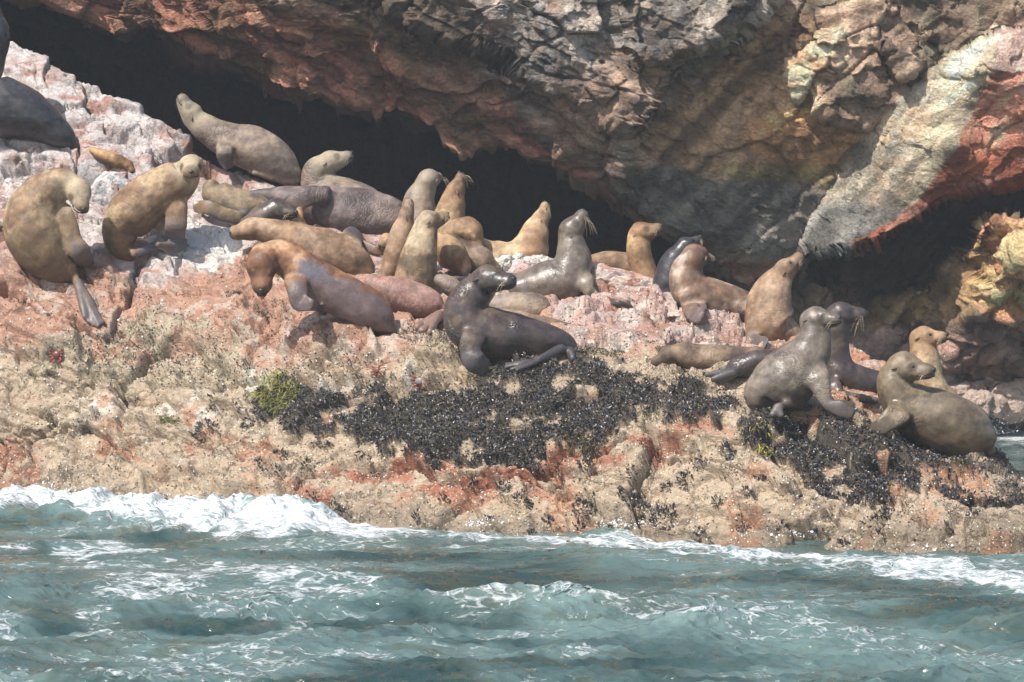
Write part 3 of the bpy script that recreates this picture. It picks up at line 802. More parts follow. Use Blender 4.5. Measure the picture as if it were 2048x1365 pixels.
# ------------------------------------------------------------------ sea lions
def fur_material():
    m, nt, b = new_mat('sea_lion_coat')
    L = nt.links
    tc = N(nt, 'ShaderNodeTexCoord').outputs['Object']
    col = N(nt, 'ShaderNodeAttribute', attribute_name='Col').outputs['Color']
    wet = N(nt, 'ShaderNodeAttribute', attribute_name='wet').outputs['Fac']
    sl = N(nt, 'ShaderNodeAttribute', attribute_name='sl').outputs['Fac']
    wr = N(nt, 'ShaderNodeAttribute', attribute_name='wr').outputs['Fac']
    n1 = N(nt, 'ShaderNodeTexNoise', i_Scale=55.0, i_Detail=5.0, i_Roughness=.7)
    L.new(tc, n1.inputs['Vector'])
    n2 = N(nt, 'ShaderNodeTexNoise', i_Scale=9.0, i_Detail=5.0)
    L.new(tc, n2.inputs['Vector'])
    v = ramp(nt, math_node(nt, 'MULTIPLY', math_node(nt, 'ADD', n1.outputs[0], n2.outputs[0]), .5), [(.36, .66), (.5, 1.0), (.64, 1.22)])
    L.new(mixrgb(nt, 1.0, col, v, 'MULTIPLY'), b.inputs['Base Color'])
    rr = math_node(nt, 'SUBTRACT', .72, math_node(nt, 'MULTIPLY', wet, .44))
    L.new(math_node(nt, 'ADD', rr, math_node(nt, 'MULTIPLY', math_node(nt, 'SUBTRACT', n2.outputs[0], .5), .45)), b.inputs['Roughness'])
    ph = math_node(nt, 'ADD', math_node(nt, 'MULTIPLY', sl, 2 * math.pi / .085), math_node(nt, 'MULTIPLY', n2.outputs[0], 22.0))
    wave = math_node(nt, 'MULTIPLY', math_node(nt, 'POWER', math_node(nt, 'ABSOLUTE', math_node(nt, 'SINE', ph)), .45), wr)
    h = math_node(nt, 'ADD', math_node(nt, 'MULTIPLY', wave, .013), math_node(nt, 'MULTIPLY', n1.outputs[0], math_node(nt, 'SUBTRACT', .006, math_node(nt, 'MULTIPLY', wet, .0045))))
    h = math_node(nt, 'ADD', h, math_node(nt, 'MULTIPLY', n2.outputs[0], .010))
    bp = N(nt, 'ShaderNodeBump', i_Strength=.9, i_Distance=1.0)
    L.new(h, bp.inputs['Height']); L.new(bp.outputs[0], b.inputs['Normal'])
    return m

def plain(name, col, rough=.4, spec=.5):
    m, nt, b = new_mat(name)
    n = N(nt, 'ShaderNodeTexNoise', i_Scale=25.0, i_Detail=4.0)
    nt.links.new(N(nt, 'ShaderNodeNewGeometry').outputs['Position'], n.inputs['Vector'])
    v = ramp(nt, n.outputs[0], [(.35, .7), (.65, 1.2)])
    nt.links.new(mixrgb(nt, 1.0, col, v, 'MULTIPLY'), b.inputs['Base Color'])
    b.inputs['Roughness'].default_value = rough
    b.inputs['Specular IOR Level'].default_value = spec
    return m

M_FUR = fur_material()
M_EYE = plain('eye_dark', (.012, .01, .01), .12, .6)
M_NOSE = plain('nose_skin', (.035, .032, .034), .3)
M_MOUTH = plain('mouth_line', (.03, .018, .016), .5)
M_TONGUE = plain('mouth_pink', (.45, .13, .11), .35)
M_WHISK = plain('whisker', (.45, .36, .24), .5)

def catmull(P, n=6):
    P = A(P)
    if len(P) < 2: return P
    Q = np.vstack([2 * P[0] - P[1], P, 2 * P[-1] - P[-2]])
    out = []
    for i in range(1, len(Q) - 2):
        p0, p1, p2, p3 = Q[i - 1], Q[i], Q[i + 1], Q[i + 2]
        for t in np.linspace(0, 1, n, endpoint=False):
            out.append(.5 * ((2 * p1) + (-p0 + p2) * t + (2 * p0 - 5 * p1 + 4 * p2 - p3) * t * t + (-p0 + 3 * p1 - 3 * p2 + p3) * t ** 3))
    out.append(Q[-2])
    return A(out)

class Build:
    def __init__(s): s.v = []; s.f = []; s.n = 0
    def add(s, V, Fc):
        s.v.extend([tuple(map(float, p)) for p in V])
        s.f.extend([tuple(i + s.n for i in f) for f in Fc])
        s.n += len(V)

def unit(v):
    v = A(v); return v / (np.linalg.norm(v) + 1e-12)

def tube(bd, C, ra, rb, Wax=None, seg=18, caps=True):
    """closed tube: centres C, half sizes ra along the width axis and rb across it"""
    C = A(C); ra = A(ra); rb = A(rb)
    T = np.gradient(C, axis=0); T /= np.linalg.norm(T, axis=1, keepdims=True) + 1e-12
    if caps:
        pre, post = [], []
        for k, s in ((.98, .12), (.80, .6), (.45, .9)):
            pre.append((C[0] - T[0] * rb[0] * k, ra[0] * s, rb[0] * s, T[0]))
        for k, s in ((.45, .9), (.80, .6), (.98, .12)):
            post.append((C[-1] + T[-1] * rb[-1] * k, ra[-1] * s, rb[-1] * s, T[-1]))
        C = np.vstack([[p[0] for p in pre], C, [p[0] for p in post]])
        ra = np.r_[[p[1] for p in pre], ra, [p[1] for p in post]]
        rb = np.r_[[p[2] for p in pre], rb, [p[2] for p in post]]
        T = np.vstack([[p[3] for p in pre], T, [p[3] for p in post]])
    ring = []
    W = None
    for i in range(len(C)):
        if Wax is not None:
            w = unit(np.cross(T[i], Wax)) if np.linalg.norm(np.cross(T[i], Wax)) > .05 else W
        elif W is None:
            w = unit(np.cross(T[i], [.3, 1, .1]))
        else:
            w = unit(W - T[i] * W.dot(T[i]))
        if W is not None and w.dot(W) < 0: w = -w
        W = w
        B = np.cross(T[i], W)
        a = np.arange(seg) * 2 * math.pi / seg
        ring.append(C[i] + np.outer(np.cos(a) * ra[i], W) + np.outer(np.sin(a) * rb[i], B))
    V = np.vstack(ring); n = len(ring)
    Fc = [(i * seg + j, i * seg + (j + 1) % seg, (i + 1) * seg + (j + 1) % seg, (i + 1) * seg + j) for i in range(n - 1) for j in range(seg)]
    Fc.append(tuple(range(seg))[::-1]); Fc.append(tuple((n - 1) * seg + j for j in range(seg)))
    bd.add(V, Fc)

def ball(bd, c, rx, axes, seg=12, rings=8):
    V = []; Fc = []
    for i in range(rings + 1):
        th = math.pi * i / rings
        for j in range(seg):
            a = 2 * math.pi * j / seg
            d = [math.sin(th) * math.cos(a) * rx[0], math.sin(th) * math.sin(a) * rx[1], math.cos(th) * rx[2]]
            V.append(A(c) + axes[0] * d[0] + axes[1] * d[1] + axes[2] * d[2])
    for i in range(rings):
        for j in range(seg):
            Fc.append((i * seg + j, i * seg + (j + 1) % seg, (i + 1) * seg + (j + 1) % seg, (i + 1) * seg + j))
    bd.add(V, Fc)

HEAD = [(-.95, .00, .55, .60), (-.6, .03, .86, .88), (-.15, .06, 1.0, .98), (.3, .05, .97, .94), (.62, -.02, .86, .84), (.9, -.12, .72, .70),
        (1.2, -.19, .63, .59), (1.5, -.22, .58, .54), (1.75, -.21, .48, .44), (1.90, -.19, .30, .27), (1.96, -.18, .10, .09)]

COATS = dict(
 tan=dict(base=(.25, .165, .10), dark=(.135, .082, .042), light=(.36, .265, .185), flip=(.10, .085, .085), wet=.12, mott=.5),
 tanhead=dict(base=(.235, .152, .088), dark=(.13, .08, .04), light=(.42, .34, .21), flip=(.10, .095, .11), wet=.12, mott=.5, head=(.40, .33, .22)),
 ochre=dict(base=(.28, .175, .095), dark=(.15, .085, .045), light=(.44, .32, .18), flip=(.12, .08, .06), wet=.2, mott=.4),
 gold=dict(base=(.36, .25, .145), dark=(.22, .125, .06), light=(.50, .41, .26), flip=(.12, .08, .06), wet=.2, mott=.5),
 greytan=dict(base=(.21, .17, .135), dark=(.15, .12, .10), light=(.32, .26, .17), flip=(.075, .08, .09), wet=.35, mott=.35, head=(.30, .25, .17)),
 grey=dict(base=(.145, .125, .105), dark=(.085, .07, .058), light=(.20, .175, .13), flip=(.07, .055, .05), wet=.85, mott=.25),
 olive=dict(base=(.165, .135, .09), dark=(.10, .075, .05), light=(.24, .2, .14), flip=(.085, .06, .045), wet=.9, mott=.4),
 dark=dict(base=(.066, .050, .048), dark=(.038, .034, .034), light=(.12, .09, .06), flip=(.065, .058, .058), wet=.9, mott=.35),
 black=dict(base=(.038, .038, .044), dark=(.028, .028, .032), light=(.06, .055, .055), flip=(.04, .04, .045), wet=.95, mott=.2),
 bull=dict(base=(.125, .10, .095), dark=(.075, .058, .055), light=(.22, .18, .165), flip=(.13, .09, .08), wet=.35, mott=.9),
 pink=dict(base=(.25, .15, .125), dark=(.19, .10, .08), light=(.33, .22, .18), flip=(.19, .12, .09), wet=.35, mott=.4),
 brown=dict(base=(.165, .115, .07), dark=(.085, .055, .035), light=(.26, .2, .14), flip=(.08, .06, .05), wet=.25, mott=.8),
 patchy=dict(base=(.19, .125, .08), dark=(.12, .07, .045), light=(.42, .34, .29), flip=(.13, .09, .085), wet=.25, mott=1.0),
 mottled=dict(base=(.28, .20, .12), dark=(.10, .07, .04), light=(.38, .32, .22), flip=(.15, .09, .05), wet=.15, mott=1.0),
 half=dict(base=(.25, .125, .055), dark=(.15, .07, .035), light=(.42, .27, .16), flip=(.08, .075, .085), wet=.3, mott=.9, lower=(.135, .115, .125), full=1),
 plates=dict(base=(.19, .145, .085), dark=(.13, .125, .13), light=(.27, .21, .13), flip=(.2, .13, .06), wet=.2, mott=1.0),
 pup=dict(base=(.30, .175, .07), dark=(.10, .055, .03), light=(.38, .25, .12), flip=(.12, .07, .03), wet=.7, mott=.5),
)
GROUP_SL = 'sea lions hauled out on the rock ledge'

def sea_lion(label, coat, foot, spine, head=None, fore=(), hind=(), up=None, dd=0.0, voxel=.0135, wr=.25, look=True, long_whiskers=False, mouth_open=False, D=None, seed=0, wz=(0, 1)):
    ct = COATS[coat]
    D0 = ((surf_depth(*foot) or ledge_depth(*foot)) if D is None else D) + dd
    S = D0 / F
    def W(px, py, d=0.): return at(px, py, D0 + d)
    bd = Build()
    sp_ = [tuple(p) + (0.,) * (4 - len(p)) for p in spine]
    if head:
        hx, hy, hR, hdir = head[:4]; hd = head[4] if len(head) > 4 else 0.
        hc = W(hx, hy, hd); R = hR * S * 1.06
        f = unit([hdir[0], -hdir[2], hdir[1]])
        u0 = A([0, 0, 1]) if up is None else A([up[0], -up[2], up[1]])
        if abs(unit(u0).dot(f)) > .95: u0 = A([-1, 0, .2])
        u = unit(u0 - f * u0.dot(f)); sd_ = np.cross(f, u)
        bk_ = hc - f * R * .35
        sp4 = catmull([list(W(p[0], p[1], p[3])) + [p[2] * S] for p in sp_] + [list(bk_) + [R * .93]])
    else:
        sp4 = catmull([list(W(p[0], p[1], p[3])) + [p[2] * S] for p in sp_])
    C = sp4[:, :3]; r = np.maximum(sp4[:, 3], .012)
    tube(bd, C, r, r, seg=24)
    cs = [C]; rs = [r]
    if head:
        hp = A([hc + f * R * a + u * R * b for a, b, *_ in HEAD])
        V = []; seg = 20
        for (a, b, w, h), p in zip(HEAD, hp):
            an = np.arange(seg) * 2 * math.pi / seg
            V.append(p + np.outer(np.cos(an) * w * R, sd_) + np.outer(np.sin(an) * h * R, u))
        V = np.vstack(V); n = len(HEAD)
        Fc = [(i * seg + j, i * seg + (j + 1) % seg, (i + 1) * seg + (j + 1) % seg, (i + 1) * seg + j) for i in range(n - 1) for j in range(seg)]
        Fc.append(tuple(range(seg))[::-1]); Fc.append(tuple((n - 1) * seg + j for j in range(seg)))
        bd.add(V, Fc)
        for s in (-1, 1):
            ball(bd, hc + f * R * 1.5 + sd_ * s * R * .26 - u * R * .30, (R * .38, R * .34, R * .30), (f, sd_, u))
            ball(bd, hc + f * R * .72 + sd_ * s * R * .48 + u * R * .34, (R * .34, R * .2, R * .22), (f, sd_, u))
        jaw = -.16 if mouth_open else 0
        ball(bd, hc + f * R * 1.15 - u * R * (.58 - jaw * 2), (R * .62, R * .36, R * .20), (unit(f + u * jaw * 3), sd_, unit(u - f * jaw * 3)))
        cs.append(hp); rs.append(A([max(w, h) * R * 1.12 for _, _, w, h in HEAD]))
    view = unit(C.mean(0) - A([0, 0, CAMZ]))
    FS, FT = [], []
    def set_down(px, py, d, lift, last):
        z = surf_depth(px, py)
        if z is None: return d
        d = min(d, z - lift - D0)
        if last: d = max(d, z - .10 - lift - D0)
        return d
    fore = [[(p[0], p[1], set_down(p[0], p[1], p[2], .022, i >= len(fl) - 1) if i >= len(fl) / 2 else p[2]) + tuple(p[3:]) for i, p in enumerate(fl)] for fl in fore]
    hind = [((b0_[0], b0_[1], set_down(b0_[0], b0_[1], b0_[2], .03, False)), [(p[0], p[1], set_down(p[0], p[1], p[2], .02, True)) for p in tp_], w_) for b0_, tp_, w_ in hind]
    for fl in fore:
        q = [list(W(p[0], p[1], p[2])) + [p[3] * S, (p[4] if len(p) > 4 else max(p[3] * .38, 3.2)) * S] for p in fl]
        q = catmull(q, 5)
        inward = unit(A([0, 1, 0]))
        q[0, :3] += inward * .07; q[0, 4] *= .8; q[1, 4] *= .9
        tube(bd, q[:, :3], np.maximum(q[:, 3] * np.linspace(1.05, 1.45, len(q)), .012), np.maximum(q[:, 4] * .85, .0125), Wax=view, seg=14)
        FS.append(q[:, :3]); FT.append(np.linspace(0, 1, len(q)))
    for fan in hind:
        b0, tips, w0 = fan[0], fan[1], fan[2]
        for k, tp in enumerate(tips):
            off = (k - (len(tips) - 1) / 2)
            a = W(*b0); e = W(*tp)
            m = a * .5 + e * .5
            q = catmull([a, m, e], 4)
            rr = np.linspace(w0, w0 * .8, len(q)) * S * 1.15
            FS.append(q); FT.append(np.linspace(.5, 1, len(q)))
            tube(bd, q, np.maximum(rr, .0115), np.maximum(rr * .8, .0115), seg=10)
    me = bpy.data.meshes.new('raw'); me.from_pydata(bd.v, [], bd.f)
    bm = bmesh.new(); bm.from_mesh(me); bmesh.ops.recalc_face_normals(bm, faces=bm.faces); bm.to_mesh(me); bm.free()
    tmp = bpy.data.objects.new('raw', me); COL.objects.link(tmp)
    md = tmp.modifiers.new('r', 'REMESH'); md.mode = 'VOXEL'; md.voxel_size = voxel; md.use_smooth_shade = True
    ms = tmp.modifiers.new('s', 'SMOOTH'); ms.factor = .5; ms.iterations = 7
    dg = bpy.context.evaluated_depsgraph_get()
    body = bpy.data.meshes.new_from_object(tmp.evaluated_get(dg))
    bpy.data.objects.remove(tmp); bpy.data.meshes.remove(me)
    nv = len(body.vertices)
    V = np.zeros(nv * 3, np.float32); body.vertices.foreach_get('co', V); V = V.reshape(-1, 3).astype(float)
    NV = np.zeros(nv * 3, np.float32); body.vertices.foreach_get('normal', NV); NV = NV.reshape(-1, 3)
    # melt the joints of flippers and head into the body
    if FS or head:
        ne = len(body.edges); E = np.zeros(ne * 2, np.int32); body.edges.foreach_get('vertices', E); E = E.reshape(-1, 2)
        deg = np.bincount(E.reshape(-1), minlength=nv).astype(float)
        C0 = np.vstack([C]); d0 = np.sqrt(((V[:, None, :] - C0[None]) ** 2).sum(-1)) / r[None]
        dmin = d0.min(1)
        m = sstep(.80, .97, dmin) * (1 - sstep(1.15, 1.45, dmin))
        mf = np.zeros(nv)
        if FS:
            fr = np.vstack([q_[: max(2, len(q_) * 2 // 3)] for q_ in FS]); mf = 1 - sstep(.06, .15, np.sqrt(((V[:, None, :] - fr[None]) ** 2).sum(-1)).min(1))
        if head: mf = np.maximum(mf, (1 - sstep(.9, 1.3, np.linalg.norm(V - (hc - f * R * .8), axis=1) / R)))
        m = np.clip(m * mf, 0, 1)[:, None]
        for _ in range(26):
            Sm = np.zeros((nv, 3))
            for ax in range(3):
                Sm[:, ax] = np.bincount(E[:, 0], V[E[:, 1], ax], nv) + np.bincount(E[:, 1], V[E[:, 0], ax], nv)
            V = V * (1 - .6 * m) + (Sm / np.maximum(deg, 1)[:, None]) * .6 * m
    # soft bulges of muscle and fat
    V += NV * ((fbm(V * 5 + seed * 3.1, 2, 300 + seed) * .016)[:, None])
    CC_ = np.vstack(cs); RR = np.concatenate(rs)
    dist = np.sqrt(((V[:, None, :] - CC_[None]) ** 2).sum(-1)) / RR[None]
    near = dist.min(1)
    nb_ = np.sqrt(((V[:, None, :] - C[None]) ** 2).sum(-1)).argmin(1)
    sl = np.r_[0, np.cumsum(np.linalg.norm(np.diff(C, axis=0), axis=1))]
    # continuous arc length by projecting on the tangent
    Tn = np.gradient(C, axis=0); Tn /= np.linalg.norm(Tn, axis=1, keepdims=True) + 1e-9
    s = sl[nb_] + ((V - C[nb_]) * Tn[nb_]).sum(1)
    flip = sstep(1.02, 1.35, near)
    if FS:
        fs = np.vstack(FS); ft = np.concatenate(FT)
        ni = ((V[:, None, :] - fs[None]) ** 2).sum(-1).argmin(1)
        flip = flip * sstep(*((-.2, .2) if ct.get('full') else (.25, .75)), ft[ni] + .25 * fbm(V * 9, 2, 77))
    hm = np.zeros(nv)
    if head:
        hd_ = np.linalg.norm(V - hc, axis=1) / R
        hm = 1 - sstep(1.2, 2.2, hd_)
    a1 = fbm(V * 4.5 + seed * 7, 4, 310 + seed); a2 = fbm(V * 16 + seed, 3, 330 + seed)
    c = np.zeros((nv, 3)); c[:] = ct['base']
    mo = ct['mott']
    c = mixc(c, ct['light'], sstep(-.15, .45, a1 + .35 * a2) * min(1, mo + .2))
    c = mixc(c, ct['dark'], sstep(-.05, .45, -a1 + .4 * a2) * min(1, mo + .15))
    c = mixc(c, A(ct['dark']) * .9, sstep(.15, -.6, NV[:, 2] + .3 * a2) * .8)  # darker belly coat, with underside shading painted in by downward normals
    c = c * (1 + .5 * np.clip(fbm(V * 26 + seed, 3, 340 + seed), -.6, .6) + .35 * np.clip(fbm(V * A([4, 4, 14]) + seed, 3, 360 + seed), -.6, .6))[:, None]
    wet = ct['wet'] * (1 - .65 * sstep(.05, .35, a1 + .4 * a2))
    c = c * A([.97, .90, .84])
    if 'head' in ct: c = mixc(c, ct['head'], hm * .75)
    if 'lower' in ct:
        lo = sstep(.62, .38, NV[:, 2] + .35 * a1 + .15 * a2) * (1 - hm) * sstep(C[0, 0] * 0 + .0, .12, np.abs(V[:, 0] - hc[0]) - .28 if head else V[:, 0])
        c = mixc(c, ct['lower'], lo); wet = wet * (1 - lo) + .9 * lo
    c = mixc(c, ct['flip'], flip); wet = wet * (1 - flip) + .6 * flip
    if head:
        vf = (V - hc) @ f / R; vs = np.abs((V - hc) @ sd_) / R; vu = (V - hc) @ u / R
        muz = sstep(1.0, 1.45, vf)
        c = mixc(c, A(ct['dark']) * .8, muz * .45)
        eyer = np.sqrt((vf - .72) ** 2 + (vs - .68) ** 2 + (vu - .10) ** 2)
        c = mixc(c, A(ct['dark']) * .55, (1 - sstep(.22, .42, eyer)) * .8)
    wrm = np.clip(wr * 1.1 * sstep(-.1, .3, fbm(V * 4.5 + 5, 2, 350 + seed)), 0, 1.0) * (1 - hm) * (1 - flip)
    sN = s / sl[-1]
    wrm *= sstep(wz[0] - .08, wz[0] + .08, sN) * (1 - sstep(wz[1] - .08, wz[1] + .08, sN))
    org = C[len(C) // 3].copy(); org[2] = V[:, 2].min()
    V -= org
    body.vertices.foreach_set('co', V.reshape(-1).astype(np.float32))
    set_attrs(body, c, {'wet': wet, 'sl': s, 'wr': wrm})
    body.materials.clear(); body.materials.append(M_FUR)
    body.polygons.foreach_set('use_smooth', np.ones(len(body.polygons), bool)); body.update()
    o = bpy.data.objects.new('sea_lion', body); COL.objects.link(o)
    o.location = org
    tag(o, label, 'sea lion', GROUP_SL)
    if head and look:
        def loc(p): return p - org
        hcl = loc(hc)
        for sgn in (-1, 1):
            e = Build(); ball(e, hcl + f * R * .74 + sd_ * sgn * R * .66 + u * R * .12, (R * .13, R * .09, R * .115), (f, sd_, u), 10, 7)
            mesh_obj('eye', e.v, e.f, M_EYE, o)
            e = Build()
            b_ = hcl - f * R * .12 + sd_ * sgn * R * .93 + u * R * .08
            tube(e, [b_, b_ - f * R * .2 + sd_ * sgn * R * .10 - u * R * .05, b_ - f * R * .42 + sd_ * sgn * R * .1 - u * R * .12], A([.10, .10, .04]) * R, A([.06, .06, .03]) * R, seg=8)
            mesh_obj('ear', e.v, e.f, M_FUR, o, np.tile(A(ct['dark']), (len(e.v), 1)), {'wet': np.full(len(e.v), .3), 'sl': np.zeros(len(e.v)), 'wr': np.zeros(len(e.v))})
        e = Build(); ball(e, hcl + f * R * 1.90 - u * R * .10, (R * .14, R * .22, R * .17), (f, sd_, u), 10, 7)
        mesh_obj('nose', e.v, e.f, M_NOSE, o)
        e = Build()
        mp = [hcl + f * R * a + sd_ * R * b + u * R * z for a, b, z in ((1.05, -.60, -.40), (1.4, -.56, -.50), (1.75, -.36, -.50), (1.9, 0, -.46), (1.75, .36, -.50), (1.4, .56, -.50), (1.05, .60, -.40))]
        q = catmull(mp, 4); tube(e, q, np.full(len(q), R * .06), np.full(len(q), R * .06), seg=6)
        mesh_obj('mouth', e.v, e.f, M_MOUTH, o)
        if mouth_open:
            e = Build(); ball(e, hcl + f * R * 1.72 - u * R * .62, (R * .36, R * .34, R * .28), (f, sd_, u), 12, 8)
            mesh_obj('open_mouth', e.v, e.f, M_MOUTH, o)
            e = Build(); ball(e, hcl + f * R * 1.95 - u * R * .66, (R * .2, R * .2, R * .14), (f, sd_, u), 12, 8)
            mesh_obj('tongue', e.v, e.f, M_TONGUE, o)
        e = Build(); k = random.Random(seed + 3)
        Ln = 1.7 if long_whiskers else .7
        for sgn in (-1, 1):
            for j in range(7):
                a = hcl + f * R * k.uniform(1.4, 1.65) + sd_ * sgn * R * .50 + u * R * k.uniform(-.45, -.2)
                d = unit(sd_ * sgn * 1.0 - f * k.uniform(.0, .7) - u * k.uniform(.1, .7))
                g = A([0, 0, -1])
                pts = [a, a + d * R * .6 * Ln, a + d * R * 1.0 * Ln + g * R * .35 * Ln]
                q = catmull(pts, 3)
                tube(e, q, np.linspace(.0010, .0005, len(q)), np.linspace(.0010, .0005, len(q)), seg=4, caps=False)
        tag(mesh_obj('whiskers', e.v, e.f, M_WHISK, o), kind='stuff')
    return o

# ---- one call for each animal, from the upper left to the lower right
sea_lion('huge glossy black sea lion cut off by the upper left corner', 'black', (90, 290), 
         [(150, 292, 10), (128, 275, 26), (85, 248, 42), (40, 225, 56), (-20, 205, 62), (-45, 160, 50), (-20, 110, 34), (-8, 70, 30)], (-22, 28, 24, (-.5, .6, .2)), D=30.25, seed=1, wr=.05)
sea_lion('small ochre pup half hidden in a cleft of whitish rock below the black sea lion', 'pup', (225, 345),
         [(185, 302, 8), (205, 312, 12), (232, 322, 14), (244, 326, 13)], (254, 331, 11, (.72, -.5, .4)), dd=.12, seed=2, wr=.2)
sea_lion('dark animal of which only the hind end shows at the left edge of the rock', 'brown', (0, 470),
         [(-90, 440, 26), (-40, 446, 20), (-6, 450, 9), (12, 452, 4)], seed=3)
sea_lion('curled tan sea lion, pale head turned down, hind flipper hanging over orange rock', 'tanhead', (100, 560),
         [(150, 556, 13), (125, 538, 34), (95, 510, 52), (70, 470, 61), (66, 432, 58), (80, 400, 49), (105, 376, 39), (130, 370, 32)], (156, 384, 25, (.32, -.62, .62), -.06),
         fore=[[(122, 415, -.05, 20, 14), (138, 450, -.08, 17, 12), (146, 485, -.1, 17, 10), (163, 508, -.12, 17, 5), (178, 532, -.14, 10, 4)]],
         hind=[((150, 552, -.02), [(170, 634, -.22), (178, 644, -.24), (187, 650, -.25), (196, 652, -.25), (205, 646, -.25)], 8), ((148, 556, 0), [(166, 600, -.12), (170, 605, -.12)], 9)], seed=4, wz=(.65, 1))
sea_lion('tan sea lion sitting up and facing the camera, hind flipper under its chest', 'tanhead', (260, 520),
         [(262, 512, 12), (246, 494, 28), (240, 462, 38), (262, 430, 50), (296, 398, 50), (332, 376, 47), (358, 360, 42), (372, 348, 32)], (382, 334, 24, (.12, -.18, .97), -.1),
         fore=[[(350, 395, -.1, 24, 16), (352, 430, -.12, 19, 13), (350, 462, -.15, 17, 12), (346, 486, -.16, 17, 6)], [(322, 420, .0, 18, 14), (326, 460, 0, 12, 9), (326, 492, 0, 10, 6)]],
         hind=[((266, 508, -.1), [(318, 488, -.25), (318, 492, -.25)], 9), ((316, 490, -.25), [(345, 506, -.28), (356, 504, -.3), (366, 500, -.3), (376, 492, -.28), (372, 482, -.26)], 6)], seed=5)
sea_lion('grey brown sea lion lying on the rock crest with snout raised to the sky', 'greytan', (480, 350),
         [(588, 362, 12), (580, 348, 24), (552, 322, 40), (505, 298, 45), (460, 282, 38), (428, 268, 31), (404, 252, 27)], (382, 230, 22, (-.36, .92, .08)), up=(1, .3, 0),
         fore=[[(452, 288, -.2, 18, 12), (450, 312, -.3, 13, 7), (462, 332, -.35, 11, 4)]], hind=[((580, 366, -.05), [(500, 343, -.2), (508, 347, -.2)], 7)], D=30.75, seed=6, wr=.5, wz=(.6, 1))
sea_lion('grey bodied sea lion with brown raised head lying behind the purplish bull', 'greytan', (640, 400),
         [(770, 430, 20), (735, 405, 32), (695, 392, 36), (655, 385, 38), (628, 366, 28), (634, 340, 25)], (662, 325, 23, (.88, .46, .1)), D=30.75, seed=7, wr=.5, wz=(.6, 1))
sea_lion('largest animal, a purplish grey bull asleep on its back with one flipper raised', 'bull', (640, 480),
         [(492, 386, 5), (530, 392, 16), (580, 398, 28), (630, 412, 42), (680, 425, 53), (735, 432, 54), (785, 440, 44), (815, 452, 28)],
         fore=[[(655, 392, -.28, 22, 15), (620, 392, -.33, 17, 12), (592, 408, -.36, 15, 9), (572, 424, -.36, 10, 5)]], D=30.15, seed=8, wr=.6, voxel=.016)
sea_lion('hunched olive brown sea lion with grey bald patches left of the purplish bull', 'plates', (450, 445),
         [(545, 432, 22), (500, 418, 34), (455, 402, 33), (428, 388, 26), (422, 376, 18)], fore=[[(490, 440, -.2, 14, 8), (450, 430, -.25, 13, 7), (412, 415, -.25, 12, 5), (390, 420, -.25, 8, 5)]], D=30.05, seed=9)
sea_lion('small dark wet sea lion whose head rests against the bull, seen from the side', 'dark', (540, 450),
         [(500, 452, 20), (520, 440, 26), (538, 428, 26)], (552, 420, 23, (.88, -.05, .4)), D=29.75, seed=10, wr=.1)
sea_lion('ochre brown sea lion showing only a pointed upright flipper in front of the purplish bull', 'pup', (600, 470), [(604, 490, 22), (600, 468, 20), (596, 450, 17)], (594, 442, 15, (.05, 1, -.3)), up=(-1, 0, 0), D=29.75, seed=11, look=False)  # upright flipper, shaped as a short neck and head on an added body
sea_lion('smooth tan sea lion asleep with head on pink rock, behind the rusty open mouthed one', 'tan', (650, 560),
         [(728, 575, 14), (722, 545, 32), (690, 522, 44), (640, 500, 44), (595, 482, 38), (555, 468, 29), (528, 460, 25)], (506, 458, 23, (-.93, -.12, .3)), up=(.1, .5, .9),
         fore=[[(690, 510, -.05, 22, 10), (702, 480, -.02, 20, 7), (712, 463, 0, 12, 6)]], D=29.2, seed=12, wz=(.7, 1))
sea_lion('small rusty face of a sea lion peeping out left of the upright pair', 'ochre', (770, 500),
         [(800, 500, 24), (785, 488, 18)], (774, 480, 14, (-.5, -.35, .8)), fore=[[(790, 500, 0, 9, 5), (755, 502, -.05, 9, 4), (722, 488, -.05, 8, 4)]], D=29.5, seed=13)
sea_lion('rusty brown sea lion with shiny grey flank and open mouth, neck bent down', 'half', (700, 650),
         [(788, 662, 8), (772, 648, 26), (742, 622, 40), (700, 598, 43), (655, 575, 43), (615, 550, 41), (580, 522, 37), (550, 512, 33), (532, 516, 30)], (524, 526, 31, (.02, -.85, .52), -.12),
         fore=[[(592, 560, -.2, 24, 16), (596, 588, -.28, 20, 12), (603, 604, -.3, 17, 8), (630, 613, -.34, 9, 4), (652, 624, -.36, 6, 4)]], seed=14, mouth_open=True, dd=.12, voxel=.0125, wr=.4, wz=(.55, 1))
sea_lion('smooth pinkish brown body lying between the rusty sea lion and the dark seated one', 'pink', (820, 650),
         [(745, 568, 18), (775, 582, 32), (820, 598, 38), (862, 612, 32), (884, 622, 14)], hind=[((880, 630, 0), [(835, 655, -.1), (845, 662, -.1), (860, 664, -.1)], 9)], D=27.9, seed=15)
sea_lion('silvery grey upright sea lion looking away into the cave, highest of the central cluster', 'greytan', (850, 500),
         [(850, 480, 42), (838, 440, 38), (840, 400, 31), (850, 375, 24)], (857, 360, 22, (.45, .3, -.85)), D=29.95, seed=16, wr=.1)
sea_lion('golden tan upright sea lion, snout straight up and long pale whiskers, before the cave', 'ochre', (895, 500),
         [(850, 470, 24), (875, 470, 34), (896, 445, 34), (903, 415, 29), (908, 394, 23)], (912, 382, 19, (.12, 1, -.1)), up=(-1, .1, .2), D=29.6, seed=17, long_whiskers=True, wr=.2)
sea_lion('slim brown upright sea lion, left one of the pair standing close together', 'tan', (780, 560),
         [(768, 560, 18), (785, 535, 24), (796, 500, 26), (804, 468, 25), (811, 445, 20)], (813, 433, 17, (.05, 1, -.15)), up=(-1, 0, 0), D=28.75, seed=18, wr=.1)
